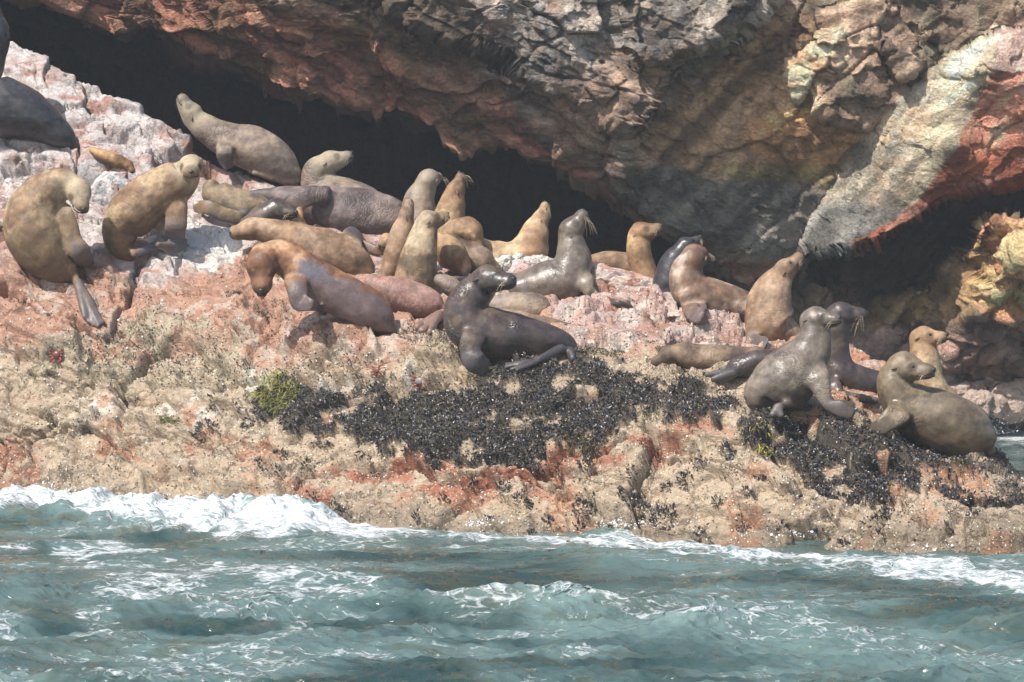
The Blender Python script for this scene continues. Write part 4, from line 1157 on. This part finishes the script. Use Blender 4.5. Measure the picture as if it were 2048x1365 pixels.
sea_lion('mottled tan upright sea lion with dark chest patches, right one of the close pair', 'mottled', (830, 610),
         [(832, 600, 34), (832, 565, 44), (836, 525, 40), (843, 490, 32), (848, 462, 27)], (856, 444, 22, (.85, .42, -.3)), D=28.35, seed=19, wr=.15)
sea_lion('tan rump lying right of the mottled upright sea lion', 'ochre', (900, 560), [(875, 475, 14), (890, 492, 26), (908, 515, 32), (922, 535, 20)], hind=[((915, 535, 0), [(960, 565, -.1), (950, 572, -.1)], 6)], D=28.75, seed=20)
sea_lion('orange tan sea lion resting its drooping head on a dark brown neighbour in the cluster', 'ochre', (940, 520),
         [(890, 485, 22), (908, 466, 24), (926, 460, 26)], (940, 464, 25, (.42, -.72, .35)), D=29.3, seed=21, wr=.1)
sea_lion('dark brown wet body under the drooping orange tan head', 'brown', (950, 560), [(908, 486, 16), (930, 508, 28), (960, 525, 30), (985, 540, 18)], D=29.0, seed=22)
sea_lion('grey sea lion body with pale flipper behind the dark seated one', 'greytan', (900, 590), [(880, 560, 14), (898, 572, 20), (925, 588, 18)], hind=[((895, 560, 0), [(880, 548, 0), (960, 562, -.1)], 7)], D=28.0, seed=23)
sea_lion('golden sea lion right of the cluster pointing its snout straight up, neck creased', 'gold', (1060, 520),
         [(965, 495, 18), (985, 508, 28), (1020, 515, 30), (1056, 505, 38), (1068, 475, 31), (1078, 450, 23)], (1083, 438, 17, (.12, 1, -.05)), up=(-1, 0, 0), D=29.5, seed=24, wr=.4, wz=(.6, 1), long_whiskers=True)
sea_lion('large smooth grey sea lion with raised snout, its fore flipper on the pinkish rock', 'grey', (1130, 640),
         [(1005, 572, 28), (1045, 580, 40), (1088, 574, 50), (1128, 560, 54), (1145, 525, 41), (1142, 492, 30)], (1142, 463, 24, (.45, .88, .12)), up=(-.9, .3, .2),
         fore=[[(1165, 560, -.2, 24, 16), (1178, 582, -.25, 14, 9), (1196, 592, -.3, 8, 5), (1228, 604, -.34, 6, 4), (1264, 615, -.36, 3, 3)]], D=28.4, seed=25, wr=.15, long_whiskers=True)
sea_lion('pale grey brown rump lying right behind the dark sea lion with closed eyes', 'greytan', (1050, 660), [(985, 615, 22), (1030, 615, 31), (1075, 620, 30), (1100, 636, 16)], D=27.75, seed=26)
sea_lion('flat mottled brown sea lion lying along the back of the dark one', 'brown', (1080, 690), [(985, 628, 12), (1040, 640, 18), (1100, 655, 21), (1135, 663, 19), (1150, 668, 15)], D=27.25, seed=27)
sea_lion('dark wet sea lion with closed eyes and raised head, sitting right above the mussel bed', 'dark', (1030, 728),
         [(1142, 706, 16), (1128, 690, 25), (1085, 682, 37), (1032, 674, 46), (982, 668, 50), (944, 654, 50), (930, 622, 45), (944, 592, 38), (960, 575, 33)], (978, 560, 30, (.82, .10, .56), -.08),
         fore=[[(948, 668, -.25, 26, 18), (940, 700, -.3, 19, 12), (950, 724, -.34, 19, 7), (972, 737, -.36, 12, 5)]],
         hind=[((1125, 698, -.2), [(1072, 724, -.32), (1078, 720, -.32)], 9), ((1078, 722, -.32), [(1012, 730, -.4), (1010, 736, -.42), (1022, 740, -.42), (1034, 742, -.42)], 6), ((1138, 702, -.05), [(1146, 718, -.05)], 8)], seed=28, voxel=.0125, wr=.8, dd=.28)
sea_lion('tan sea lion back lying on the pink block before the orange tan one', 'tan', (1230, 560), [(1182, 520, 12), (1210, 524, 23), (1250, 532, 27), (1282, 545, 21)], D=28.95, seed=29)
sea_lion('orange tan upright sea lion at the cave edge, looking up to the right', 'ochre', (1290, 590),
         [(1300, 595, 22), (1293, 560, 25), (1280, 520, 25), (1276, 490, 25)], (1283, 468, 22, (.82, .4, .25)), D=28.75, seed=30, wr=.2)
sea_lion('dark slate sea lion leaning behind the brown patchy one', 'black', (1335, 610), [(1338, 610, 26), (1334, 575, 30), (1345, 535, 30), (1360, 508, 24)], (1372, 492, 18, (.75, .55, -.3)), D=28.35, seed=31, wr=.1)
sea_lion('brown sea lion with pale bald patches, seen from behind on the plateau edge', 'patchy', (1400, 650),
         [(1510, 622, 30), (1470, 610, 36), (1425, 600, 42), (1390, 588, 43), (1374, 560, 36), (1376, 535, 31)], (1388, 515, 26, (.35, .35, -.85)),
         fore=[[(1376, 585, -.2, 22, 14), (1380, 615, -.25, 15, 9), (1395, 632, -.3, 14, 5), (1414, 642, -.32, 6, 4)], [(1400, 600, -.15, 14, 10), (1403, 622, -.2, 8, 6)]], D=27.75, seed=32, wr=.2)
sea_lion('broad tan brown sea lion with snout raised, sitting behind the flat brown one', 'tan', (1530, 710),
         [(1600, 690, 22), (1572, 672, 34), (1545, 655, 52), (1538, 612, 46), (1548, 578, 38), (1560, 556, 28)], (1571, 541, 22, (.62, .78, .05)), up=(-.7, .7, 0),
         fore=[[(1510, 640, -.15, 20, 14), (1505, 675, -.2, 14, 9), (1530, 692, -.2, 14, 6)]], D=27.1, seed=33, wr=.15)
sea_lion('brown sea lion lying flat asleep with its head on the barnacled rock', 'brown', (1400, 752),
         [(1520, 705, 12), (1480, 716, 24), (1440, 720, 30), (1395, 716, 28), (1360, 712, 25)], (1340, 714, 20, (-.95, -.18, .1)), dd=.15, seed=34, look=False)
sea_lion('dark slate sea lion lying between the flat brown and the grey sitting one', 'dark', (1500, 760), [(1450, 750, 6), (1470, 738, 20), (1510, 728, 25), (1550, 722, 24), (1590, 725, 20)],
         hind=[((1470, 745, -.1), [(1425, 760, -.2), (1440, 765, -.2), (1412, 750, -.2)], 8)], dd=.1, seed=35)
sea_lion('dark wet sea lion with silvery whiskered head raised behind the grey sitting one', 'dark', (1700, 800),
         [(1790, 780, 18), (1760, 770, 26), (1718, 762, 32), (1682, 748, 36), (1672, 712, 29), (1672, 680, 27), (1672, 655, 27)], (1680, 630, 26, (.96, .12, .1)),
         fore=[[(1665, 765, -.2, 16, 10), (1680, 790, -.28, 10, 6), (1730, 798, -.3, 8, 4), (1755, 802, -.3, 5, 4)]], D=25.75, seed=36, wr=1.0, long_whiskers=True)
sea_lion('smooth grey sea lion sitting upright right of the big mussel bed, head turned right', 'grey', (1560, 835),
         [(1540, 806, 22), (1524, 793, 38), (1542, 778, 52), (1572, 760, 62), (1600, 730, 54), (1622, 698, 40), (1631, 668, 32)], (1632, 640, 26, (.84, .16, .5)),
         fore=[[(1630, 745, -.2, 28, 18), (1643, 785, -.26, 17, 12), (1656, 808, -.3, 12, 8), (1680, 818, -.34, 13, 5), (1704, 830, -.36, 9, 4)]],
         hind=[((1555, 812, -.3), [(1545, 830, -.34), (1562, 832, -.34)], 9), ((1560, 812, -.3), [(1604, 806, -.3), (1600, 812, -.3)], 9)], dd=.22, seed=37, voxel=.0125, wr=.3, wz=(0, .6))
sea_lion('pale golden sea lion with upright neck behind the large glossy one at the right', 'gold', (1870, 830),
         [(1930, 815, 10), (1900, 800, 22), (1872, 785, 31), (1856, 748, 30), (1848, 712, 29)], (1848, 676, 24, (.84, .2, .4)), fore=[[(1880, 790, -.05, 12, 8), (1905, 800, -.08, 8, 5), (1930, 812, -.1, 5, 4)]], D=25.7, seed=38, wr=.2)
sea_lion('large glossy olive sea lion at the right end of the ledge, beside green water', 'olive', (1900, 918),
         [(1978, 902, 14), (1962, 886, 42), (1922, 862, 61), (1875, 838, 60), (1830, 816, 50), (1800, 796, 43), (1788, 768, 38), (1796, 748, 33)], (1810, 737, 30, (.88, .02, .46), -.05),
         fore=[[(1802, 822, -.25, 26, 18), (1780, 842, -.3, 18, 10), (1758, 855, -.32, 13, 6), (1742, 852, -.32, 6, 4)], [(1790, 835, -.25, 16, 8), (1800, 862, -.28, 8, 5)]], dd=.28, seed=39, voxel=.0125, wr=.7, wz=(.6, 1))
# ------------------------------------------------------------------ shells, weed, crabs, loose stones
def shell_material(name, rough=.28):
    m, nt, b = new_mat(name)
    col = N(nt, 'ShaderNodeAttribute', attribute_name='Col').outputs['Color']
    nt.links.new(col, b.inputs['Base Color'])
    b.inputs['Roughness'].default_value = rough
    return m
M_SHELL = shell_material('mussel_shell', .36)
M_BARN = shell_material('barnacle_shell', .7)
M_WEED = shell_material('seaweed_frond', .5)
M_CRAB = shell_material('crab_shell', .35)

def vary(col, n, v=.3):
    return A(col)[None] * (1 + (rng.random((n, 1)) - .5) * 2 * v)

SH_V = []                      # unit mussel: pointed at the foot, rounded at the lip
for z, a, b in ((.30, .30, .20), (.68, .50, .32)):
    for k in range(4):
        t = 2 * math.pi * k / 4
        SH_V.append((math.cos(t) * a, math.sin(t) * b, z))
SH_V = A([(0, 0, 0)] + SH_V + [(0, 0, 1)])
SH_F = [(0, 1 + (k + 1) % 4, 1 + k) for k in range(4)] + [(1 + k, 1 + (k + 1) % 4, 5 + (k + 1) % 4, 5 + k) for k in range(4)] + [(5 + k, 5 + (k + 1) % 4, 9) for k in range(4)]
CN_V = A([(math.cos(2 * math.pi * k / 6), math.sin(2 * math.pi * k / 6), 0) for k in range(6)] + [(.45 * math.cos(2 * math.pi * k / 6), .45 * math.sin(2 * math.pi * k / 6), .75) for k in range(6)])
CN_F = [(k, (k + 1) % 6, 6 + (k + 1) % 6, 6 + k) for k in range(6)] + [(6, 7, 8, 9, 10, 11)]

def scatter_mesh(name, items, UV, UF, mat, smooth=False, origin=None):
    """items: list of (point, axis, length, width, colour)"""
    org = A(origin) if origin is not None else np.zeros(3)
    Vs, cs = [], []
    Fs = []
    n = 0
    for p, ax, ln, wd, col in items:
        ax = unit(ax); e = unit(np.cross(ax, [.31, .77, .53])); g = np.cross(ax, e)
        sp_ = rng.random() * 6.28
        e, g = e * math.cos(sp_) + g * math.sin(sp_), g * math.cos(sp_) - e * math.sin(sp_)
        V = p + np.outer(UV[:, 0] * wd, e) + np.outer(UV[:, 1] * wd, g) + np.outer(UV[:, 2] * ln, ax)
        Vs.append(V - org); cs.append(np.repeat(A(col)[None], len(UV), 0))
        Fs.extend([tuple(i + n for i in f) for f in UF]); n += len(UV)
    o = mesh_obj(name, np.vstack(Vs), Fs, mat, None, np.vstack(cs), None, smooth)
    o.location = org
    return o

def mussel_item(p, n, k=1.0, spread=.9):
    q = rng.random()
    col = (.024, .025, .032) if q < .50 else ((.06, .058, .065) if q < .72 else ((.13, .10, .055) if q < .93 else (.30, .28, .26)))
    ax = n + rng.normal(0, spread, 3) * .6 + A([0, 0, .15])
    ln = rng.uniform(.026, .046) * k
    return (p - unit(ax) * ln * .25 + n * rng.uniform(-.005, .016), ax, ln, ln * .5, vary(col, 1, .35)[0])

items = []
xs = A([[v for v in p] for poly in POLY_MUSSEL for p in poly])
tries = 0
while len(items) < 25000 and tries < 150000:
    tries += 1
    x = rng.uniform(470, 2075); y = rng.uniform(690, 1045)
    j = int((x + 190) / 2430 * (NC - 1)); i = nb + int(np.clip(np.searchsorted(PY[nb:, j], y), 1, NR - 2))
    if MUSM[i, j] < rng.uniform(.25, .8): continue
    p, n = ledge[i, j], LN[i, j]
    items.append(mussel_item(p + rng.normal(0, .006, 3), n, rng.uniform(.55, 1.1)))
# thinner scatter round the beds and along the cracks above them
for _ in range(1500):
    t = rng.random()
    x = 430 + 560 * rng.random(); y = 755 + rng.normal(0, 14) - 12 * math.sin((x - 430) / 90)
    if rng.random() < .45: x = rng.uniform(150, 460); y = 715 + rng.normal(0, 22)
    p, n = on_ledge(x, y); items.append(mussel_item(p, n, .7))
for g in GROOVES:
    for (ax, ay), (bx, by) in zip(g[:-1], g[1:]):
        if max(ay, by) < 600: continue
        for _ in range(int(math.hypot(bx - ax, by - ay) * .8)):
            t = rng.random(); x = ax + (bx - ax) * t + rng.normal(0, 7); y = ay + (by - ay) * t + rng.normal(0, 7)
            if rng.random() < .5 + .5 * math.sin(x * .06 + y * .04):
                p, n = on_ledge(x, y); items.append(mussel_item(p, n, .65))
tag(scatter_mesh('mussel_bed', items, SH_V, SH_F, M_SHELL), 'dense bed of small black and brown mussels covering the rock shoulder', 'mussels', kind='stuff')

CLUMPS = [(410, 860, 27, 'large black mussel clump on tan rock left of the main bed'), (655, 1018, 27, 'round black mussel clump just above the white foam'),
          (1170, 1008, 23, 'wide black mussel clump low on the middle of the rock'), (1270, 1000, 25, 'spiky black mussel clump, left one of the low central pair'),
          (1325, 1022, 27, 'spiky black mussel clump, right one of the low central pair'), (1745, 962, 32, 'big round mussel clump below the right bed'),
          (1770, 1045, 22, 'ragged mussel clump low on the right part of the rock'), (490, 833, 15, None), (432, 812, 12, None), (690, 1035, 11, None), (560, 905, 12, None),
          (612, 922, 13, None), (530, 945, 10, None), (563, 948, 8, None), (600, 960, 9, None), (735, 925, 12, None), (760, 952, 14, None), (622, 990, 8, None), (945, 968, 12, None),
          (1010, 980, 12, None), (1045, 1003, 16, None), (1120, 945, 13, None), (1180, 950, 14, None), (1268, 962, 12, None), (1335, 972, 10, None), (1375, 968, 16, None),
          (1410, 942, 12, None), (1440, 1012, 9, None), (1470, 932, 11, None), (1485, 1045, 10, None), (1400, 1056, 12, None), (1640, 1058, 12, None), (1682, 990, 16, None),
          (1815, 1002, 10, None), (1860, 1008, 12, None), (1950, 1050, 14, None), (2035, 1040, 11, None), (1765, 1092, 12, None), (1738, 1068, 9, None), (1530, 975, 9, None),
          (1570, 1062, 8, None), (1612, 1005, 8, None), (895, 1008, 9, None), (1097, 1030, 10, None), (1155, 1032, 9, None), (835, 1037, 6, None), (1215, 1042, 8, None),
          (720, 790 - 40, 8, None), (1505, 1010, 7, None), (1690, 1100, 7, None), (1905, 1078, 8, None), (980, 1030, 6, None), (1060, 1050, 6, None), (330, 985 + 10, 8, None), (560, 1025, 9, None)]
ROWS = [(700, 900, 'beside or above the beds'), (900, 942, 'in the first row under the beds'), (942, 962, 'in the second row under the beds'), (962, 985, 'in the third row under the beds'),
        (985, 1012, 'in the fourth row under the beds'), (1012, 1035, 'in the row above the foam'), (1035, 1052, 'in the row next to the foam'), (1052, 1200, 'in the lowest row by the water')]
ORD = 'first second third fourth fifth sixth seventh eighth ninth tenth eleventh twelfth'.split()
for y0, y1, nm in ROWS:
    row = sorted([i for i, q in enumerate(CLUMPS) if q[3] is None and y0 <= q[1] < y1], key=lambda i: CLUMPS[i][0])
    for k, i in enumerate(row):
        CLUMPS[i] = CLUMPS[i][:3] + ('%s small mussel clump from the left %s' % (ORD[k], nm),)
for cx, cy, rr, lab in CLUMPS:
    it = []
    m = int(14 + rr * rr * .22)
    p0, n0 = on_ledge(cx, cy)
    for _ in range(m):
        a = rng.random() * 6.28; q = math.sqrt(rng.random()) * rr
        p, n = on_ledge(cx + q * math.cos(a), cy + q * math.sin(a) * .8)
        out = (p - p0) / (rr / 235) 
        it.append(mussel_item(p + n0 * (1 - (q / rr) ** 2) * rr * .0014, n0 + out * .9, 1.0, .5))
    o = scatter_mesh('mussel_clump', it, SH_V, SH_F, M_SHELL, origin=p0)
    tag(o, lab or 'small loose clump of black mussels on the tan lower rock', 'mussels', 'mussel clumps on the lower rock')

# barnacles and limpets
it = []
dens = np.clip(spk[nb:] * (MUSM[nb:] < .3), 0, 1)
while len(it) < 6500:
    x = rng.uniform(-150, 2200); y = rng.uniform(600, 1120)
    j = int((x + 190) / 2430 * (NC - 1)); i = int(np.clip(np.searchsorted(PY[nb:, j], y), 1, NR - 2))
    cl_ = .5 + .5 * math.sin(x * .031 + 2 * math.sin(y * .023)) * math.sin(y * .041 + x * .013)
    if dens[i, j] * cl_ < rng.random() * .8: continue
    p, n = ledge[i + nb, j], LN[i + nb, j]
    q = rng.random()
    col = (.62, .58, .50) if q < .45 else ((.40, .35, .22) if q < .75 else ((.04, .035, .032) if q < .93 else (.33, .12, .07)))
    w = rng.uniform(.004, .011) * (1.5 if rng.random() < .08 else 1)
    it.append((p - n * .002, n + rng.normal(0, .25, 3), w * 1.3, w, vary(col, 1, .25)[0]))
tag(scatter_mesh('barnacles', it, CN_V, CN_F, M_BARN), 'pale and dark barnacles and limpets crusting the lower rock', 'barnacles', kind='stuff')

# weed tufts
def tuft(px, py, rpx, col, n, ln, label, cat='seaweed', name='seaweed_tuft', group='seaweed tufts on the rock', droop=.6):
    p0, n0 = on_ledge(px, py)
    V, Fc, cs = [], [], []
    for _ in range(n):
        a = rng.random() * 6.28; q = math.sqrt(rng.random()) * rpx
        p, nn = on_ledge(px + q * math.cos(a), py + q * math.sin(a) * .7)
        d = unit(nn + rng.normal(0, .55, 3)); L_ = ln * rng.uniform(.5, 1.2)
        s = unit(np.cross(d, rng.normal(0, 1, 3))) * rng.uniform(.0025, .005)
        c_ = vary(col, 1, .45)[0]
        b = len(V)
        for t in (0, .35, .7, 1.0):
            c0 = p + d * L_ * t + A([0, 0, -1]) * droop * L_ * t * t
            w = (1 - .75 * t)
            V += [c0 - s * w, c0 + s * w]; cs += [c_, c_]
        for k in range(3): Fc.append((b + 2 * k, b + 2 * k + 1, b + 2 * k + 3, b + 2 * k + 2))
    o = mesh_obj(name, A(V) - p0, Fc, M_WEED, None, A(cs), None, True)
    o.location = p0
    return tag(o, label, cat, group)
YG = (.27, .27, .035); DG = (.055, .06, .02)
tuft(568, 790, 48, YG, 520, .12, 'largest yellow green seaweed tuft, on the left end of the mussel bed')
tuft(520, 800, 26, (.12, .12, .03), 160, .06, 'darker green tuft just left of the largest seaweed tuft')
tuft(345, 845, 19, (.14, .16, .03), 130, .08, 'yellow green seaweed tuft hanging on tan rock left of the mussels')
tuft(203, 850, 15, (.16, .12, .04), 50, .05, 'small brownish seaweed tuft on tan rock at the far left')
tuft(1308, 850, 22, (.12, .115, .06), 140, .09, 'thin grey green tuft hanging from the lower edge of the mussel bed')
tuft(1392, 842, 14, YG, 60, .07, 'small yellow green tuft among mussels near the bed right end')
tuft(1528, 882, 20, (.32, .26, .03), 80, .06, 'yellow seaweed tuft on the left end of the right mussel bed')
tuft(1540, 915, 15, (.34, .32, .03), 80, .06, 'bright yellow seaweed tuft at the lower edge of the right bed')
tuft(1165, 900, 34, (.20, .15, .03), 150, .06, 'olive brown weed patch under the main mussel bed')
tuft(1243, 792, 12, (.18, .2, .03), 40, .06, 'small green tuft in the middle right of the main mussel bed')
tuft(1180, 925, 22, (.13, .14, .04), 80, .05, 'low weed patch on tan rock below the olive brown one')
tuft(1918, 945, 12, YG, 50, .05, 'small yellow green tuft beside the large glossy sea lion')
tuft(471, 597, 19, DG, 420, .045, 'round dark green moss cushion on orange rock', 'moss', 'moss_cushion', 'moss cushions', .2)
tuft(526, 637, 15, DG, 160, .035, 'small dark moss cushion under the rusty sea lion', 'moss', 'moss_cushion', 'moss cushions', .2)
tuft(545, 735, 10, DG, 60, .035, 'tiny dark moss cushion on the pale cracked ledge', 'moss', 'moss_cushion', 'moss cushions', .2)
# short dark turf round the dark sea lion
V, Fc, cs = [], [], []
for cx, cy, rx, ry, m in [(850, 675, 50, 20, 1300), (905, 705, 45, 22, 1300), (960, 745, 40, 14, 700), (1030, 715, 90, 9, 1000), (1180, 705, 70, 18, 1300), (1340, 740, 60, 14, 500), (1040, 745, 60, 10, 500), (260, 690, 60, 18, 500)]:
    for _ in range(m):
        a = rng.random() * 6.28; q = math.sqrt(rng.random())
        p, nn = on_ledge(cx + q * rx * math.cos(a), cy + q * ry * math.sin(a))
        d = unit(nn + rng.normal(0, .6, 3)); L_ = rng.uniform(.015, .04); s = unit(np.cross(d, rng.normal(0, 1, 3))) * .004
        c_ = vary((.085, .08, .035), 1, .5)[0]; b = len(V)
        V += [p - s, p + s, p + d * L_]; cs += [c_] * 3; Fc.append((b, b + 1, b + 2))
tag(mesh_obj('algal_turf', V, Fc, M_WEED, None, A(cs)), 'short olive brown algal turf round the dark seated sea lion', 'algae', kind='stuff')

# crabs
def crab(px, py, wpx, col, back, label):
    p0, n0 = on_ledge(px, py)
    w = wpx * 26 / F * .5
    X = unit(np.cross([0, 1, 0.2], n0)); X = A([1, 0, 0]) - n0 * n0[0]; X = unit(X); Y = np.cross(n0, X)
    root = bpy.data.objects.new('crab', None); COL.objects.link(root); root.location = p0
    tag(root, label, 'crab', 'red crabs on the rock')
    def part(nm, bd, cl, mat=M_CRAB):
        n = len(bd.v); mesh_obj(nm, bd.v, bd.f, mat, root, vary(cl, 1, .1).repeat(n, 0))
    e = Build(); ball(e, n0 * w * .42, (w * .44, w * .36, w * .2), (X, Y, n0), 12, 8); part('carapace', e, back)
    for s in (-1, 1):
        for k in range(4):
            b = X * s * w * .34 + Y * w * (.28 - .19 * k) + n0 * w * .36
            kn = X * s * w * (.78 - .05 * k) + Y * w * (.55 - .36 * k) + n0 * w * .52
            tp = X * s * w * (1.05 - .06 * k) + Y * w * (.75 - .52 * k) + n0 * w * .0
            e = Build(); q = catmull([b, kn, tp], 3); tube(e, q, np.linspace(w * .075, w * .03, len(q)), np.linspace(w * .06, w * .03, len(q)), seg=6)
            part('leg', e, col)
        e = Build(); b = X * s * w * .3 - Y * w * .3 + n0 * w * .35
        q = catmull([b, X * s * w * .5 - Y * w * .55 + n0 * w * .4, X * s * w * .2 - Y * w * .72 + n0 * w * .3], 3)
        tube(e, q, np.linspace(w * .08, w * .13, len(q)), np.linspace(w * .08, w * .1, len(q)), seg=8); part('claw', e, col)
crab(833, 743, 44, (.30, .085, .045), (.20, .18, .18), 'red crab with grey back on pale rock above the mussel bed')
crab(760, 741, 40, (.24, .075, .045), (.18, .06, .045), 'dark red crab beside the grey backed one')
crab(118, 712, 44, (.22, .055, .04), (.16, .045, .035), 'deep red crab on olive barnacled rock at the far left')

# loose stones
def stone(name, px, py, D, w, h, d, col, label, cat, group=None, seed=0, rot=0., n=4, sharp=1.0, col2=None):
    bm = bmesh.new(); bmesh.ops.create_icosphere(bm, subdivisions=n, radius=1)
    V = A([v.co[:] for v in bm.verts]); Fc = [[v.index for v in f.verts] for f in bm.faces]; bm.free()
    U = V / np.max(np.abs(V), axis=1, keepdims=True) ** .45
    f_ = facets(V * 1.25 + seed * 5.3, 400 + seed, .7, .5, .15, .08)
    f2 = facets(V * 3.0 + seed * 3.3, 430 + seed, .7, .5, .3, .1)
    U = U * (1 + sharp * .20 * f_ + sharp * .05 * f2 + .05 * fbm(V * 6 + seed, 4, 450))[:, None]
    s = D / F
    U = U * A([w * s, d * s, h * s])
    c_, s_ = math.cos(rot), math.sin(rot)
    U = np.stack([U[:, 0] * c_ + U[:, 2] * s_, U[:, 1], -U[:, 0] * s_ + U[:, 2] * c_], -1)
    P = at(px, py, D)
    cl = np.repeat(A(col)[None], len(V), 0) * (1 + .25 * fbm(V * 3 + seed, 3, 460)[:, None])
    if col2 is not None: cl = mixc(cl, col2, sstep(-.05, .2, fbm(V * 2.2 + seed * 2, 4, 470)))
    base_ = P + A([0, 0, U[:, 2].min()])
    o = mesh_obj(name, U + P - base_, Fc, M_STONE, None, cl, {'spk': np.zeros(len(V)), 'wet': np.zeros(len(V))}, n > 3)
    o.location = base_
    o.data.polygons.foreach_set('use_smooth', np.zeros(len(o.data.polygons), bool))
    return tag(o, label, cat, group)
BE = (.40, .31, .255); GB = 'beige boulders at the foot of the cliff'
for i, (px, py, w, h, D, lab) in enumerate([
    (1880, 765, 34, 26, 38.0, 'beige boulder behind the pale golden sea lion'), (1928, 752, 34, 30, 38.1, 'upper beige boulder left of the gap by the cliff foot'),
    (1912, 800, 40, 32, 37.7, 'broad beige boulder right above the back of the large glossy sea lion'), (1952, 815, 26, 34, 37.4, 'tall beige boulder nearest the green water'),
    (1985, 755, 34, 28, 38.0, 'pinkish boulder in the middle of the row at the cliff foot'), (2030, 800, 48, 40, 37.7, 'largest beige boulder, at the right edge above the splash'),
    (1985, 812, 26, 24, 37.5, 'small beige boulder between the tall one and the largest'), (2055, 745, 30, 26, 38.0, 'beige boulder cut by the right edge'),
    (1950, 778, 22, 20, 37.9, 'smallest angular boulder wedged among the others'), (1830, 800, 40, 30, 38.0, 'shaded boulder left of the golden sea lion')]):
    stone('boulder', px, py, D - 1.35, w, h, 34, BE, lab, 'boulder', GB, seed=i, rot=.3 * math.sin(i * 2.3), n=4, sharp=1.2)
WH = (.60, .56, .50)
for i, (px, py, w, h, D, lab) in enumerate([(1008, 530, 22, 18, 29.2, 'white rock lump, leftmost of the row beside the grey sea lion'), (1036, 527, 14, 20, 29.3, 'white rock lump, second in the row'),
    (1060, 532, 16, 18, 29.2, 'white rock lump, third in the row'), (1086, 528, 20, 16, 29.3, 'white rock lump touching the neck of the grey sea lion')]):
    stone('white_rock', px, py, D, w, h, 26, WH, lab, 'rock', 'white guano covered rocks on the plateau', seed=20 + i, rot=.2 * i - .3, n=4, sharp=1.3)
stone('rock_block', 1245, 582, 28.55, 78, 42, 50, (.42, .24, .185), 'pink and white fractured block right of the large grey sea lion', 'rock', None, 31, .22, 5, 1.3, (.52, .44, .38))
stone('rock_block', 1345, 640, 27.7, 52, 22, 40, (.40, .22, .165), 'low pink block in front of the patchy brown sea lion', 'rock', None, 32, .1, 5, 1.2, (.5, .42, .36))
stone('stone', 1712, 728, 26.7, 30, 24, 30, (.40, .20, .12), 'rounded orange stone behind the dark whiskered sea lion', 'rock', None, 33, .1, 4, 1.0)
stone('stone', 1620, 838, 24.9, 62, 18, 34, (.40, .27, .15), 'low barnacled hump below the grey sitting sea lion', 'rock', None, 34, .05, 5, .8)
stone('stone', 225, 388, 30.0, 44, 42, 30, (.56, .52, .49), 'white stone with grey bare patch between the two tan sea lions', 'rock', None, 35, .5, 5, .6, (.30, .30, .30))

# spray thrown up by the swash
it = []
OC_V = A([(1, 0, 0), (-1, 0, 0), (0, 1, 0), (0, -1, 0), (0, 0, 1), (0, 0, -1)]); OC_F = [(0, 2, 4), (2, 1, 4), (1, 3, 4), (3, 0, 4), (2, 0, 5), (1, 2, 5), (3, 1, 5), (0, 3, 5)]
for cx, cy, rx, ry, D, m in [(130, 985, 110, 22, 26.9, 420), (300, 1000, 100, 16, 26.4, 200), (500, 1020, 70, 18, 25.4, 200), (960, 1045, 40, 16, 24.5, 90), (1250, 1048, 70, 12, 24.1, 80),
                             (1560, 1068, 70, 14, 23.5, 140), (1860, 1095, 60, 22, 22.9, 220), (1985, 850, 45, 34, 36.2, 380), (640, 1045, 60, 8, 25.0, 80)]:
    for _ in range(m):
        r_ = rng.uniform(.002, .007) if rng.random() < .9 else rng.uniform(.008, .016)
        p = at(cx + rng.normal(0, .5) * rx, cy + abs(rng.normal(0, .6)) * -ry + ry * .5, D + rng.normal(0, .15))
        it.append((p, rng.normal(0, 1, 3), r_ * rng.uniform(1, 1.8), r_, (.82, .85, .86)))
tag(scatter_mesh('spray', it, OC_V, OC_F, M_BARN, True), 'white spray droplets above the foam at the foot of the rock', 'spray', kind='stuff')

# ------------------------------------------------------------------ salt haze in the air
hz_me = bpy.data.meshes.new('haze'); bm = bmesh.new(); bmesh.ops.create_cube(bm, size=1); bm.to_mesh(hz_me); bm.free()
hz_o = bpy.data.objects.new('haze', hz_me); COL.objects.link(hz_o)
hz_o.scale = (100, 100, 16); hz_o.location = (0, 15, 5.2)
hm_ = bpy.data.materials.new('haze'); hm_.use_nodes = True
nt = hm_.node_tree; nt.nodes.clear()
out = nt.nodes.new('ShaderNodeOutputMaterial'); pv = nt.nodes.new('ShaderNodeVolumePrincipled')
pv.inputs['Color'].default_value = (.86, .93, 1, 1); pv.inputs['Density'].default_value = .0012
nt.links.new(pv.outputs[0], out.inputs['Volume'])
hz_me.materials.append(hm_)
tag(hz_o, kind='stuff')
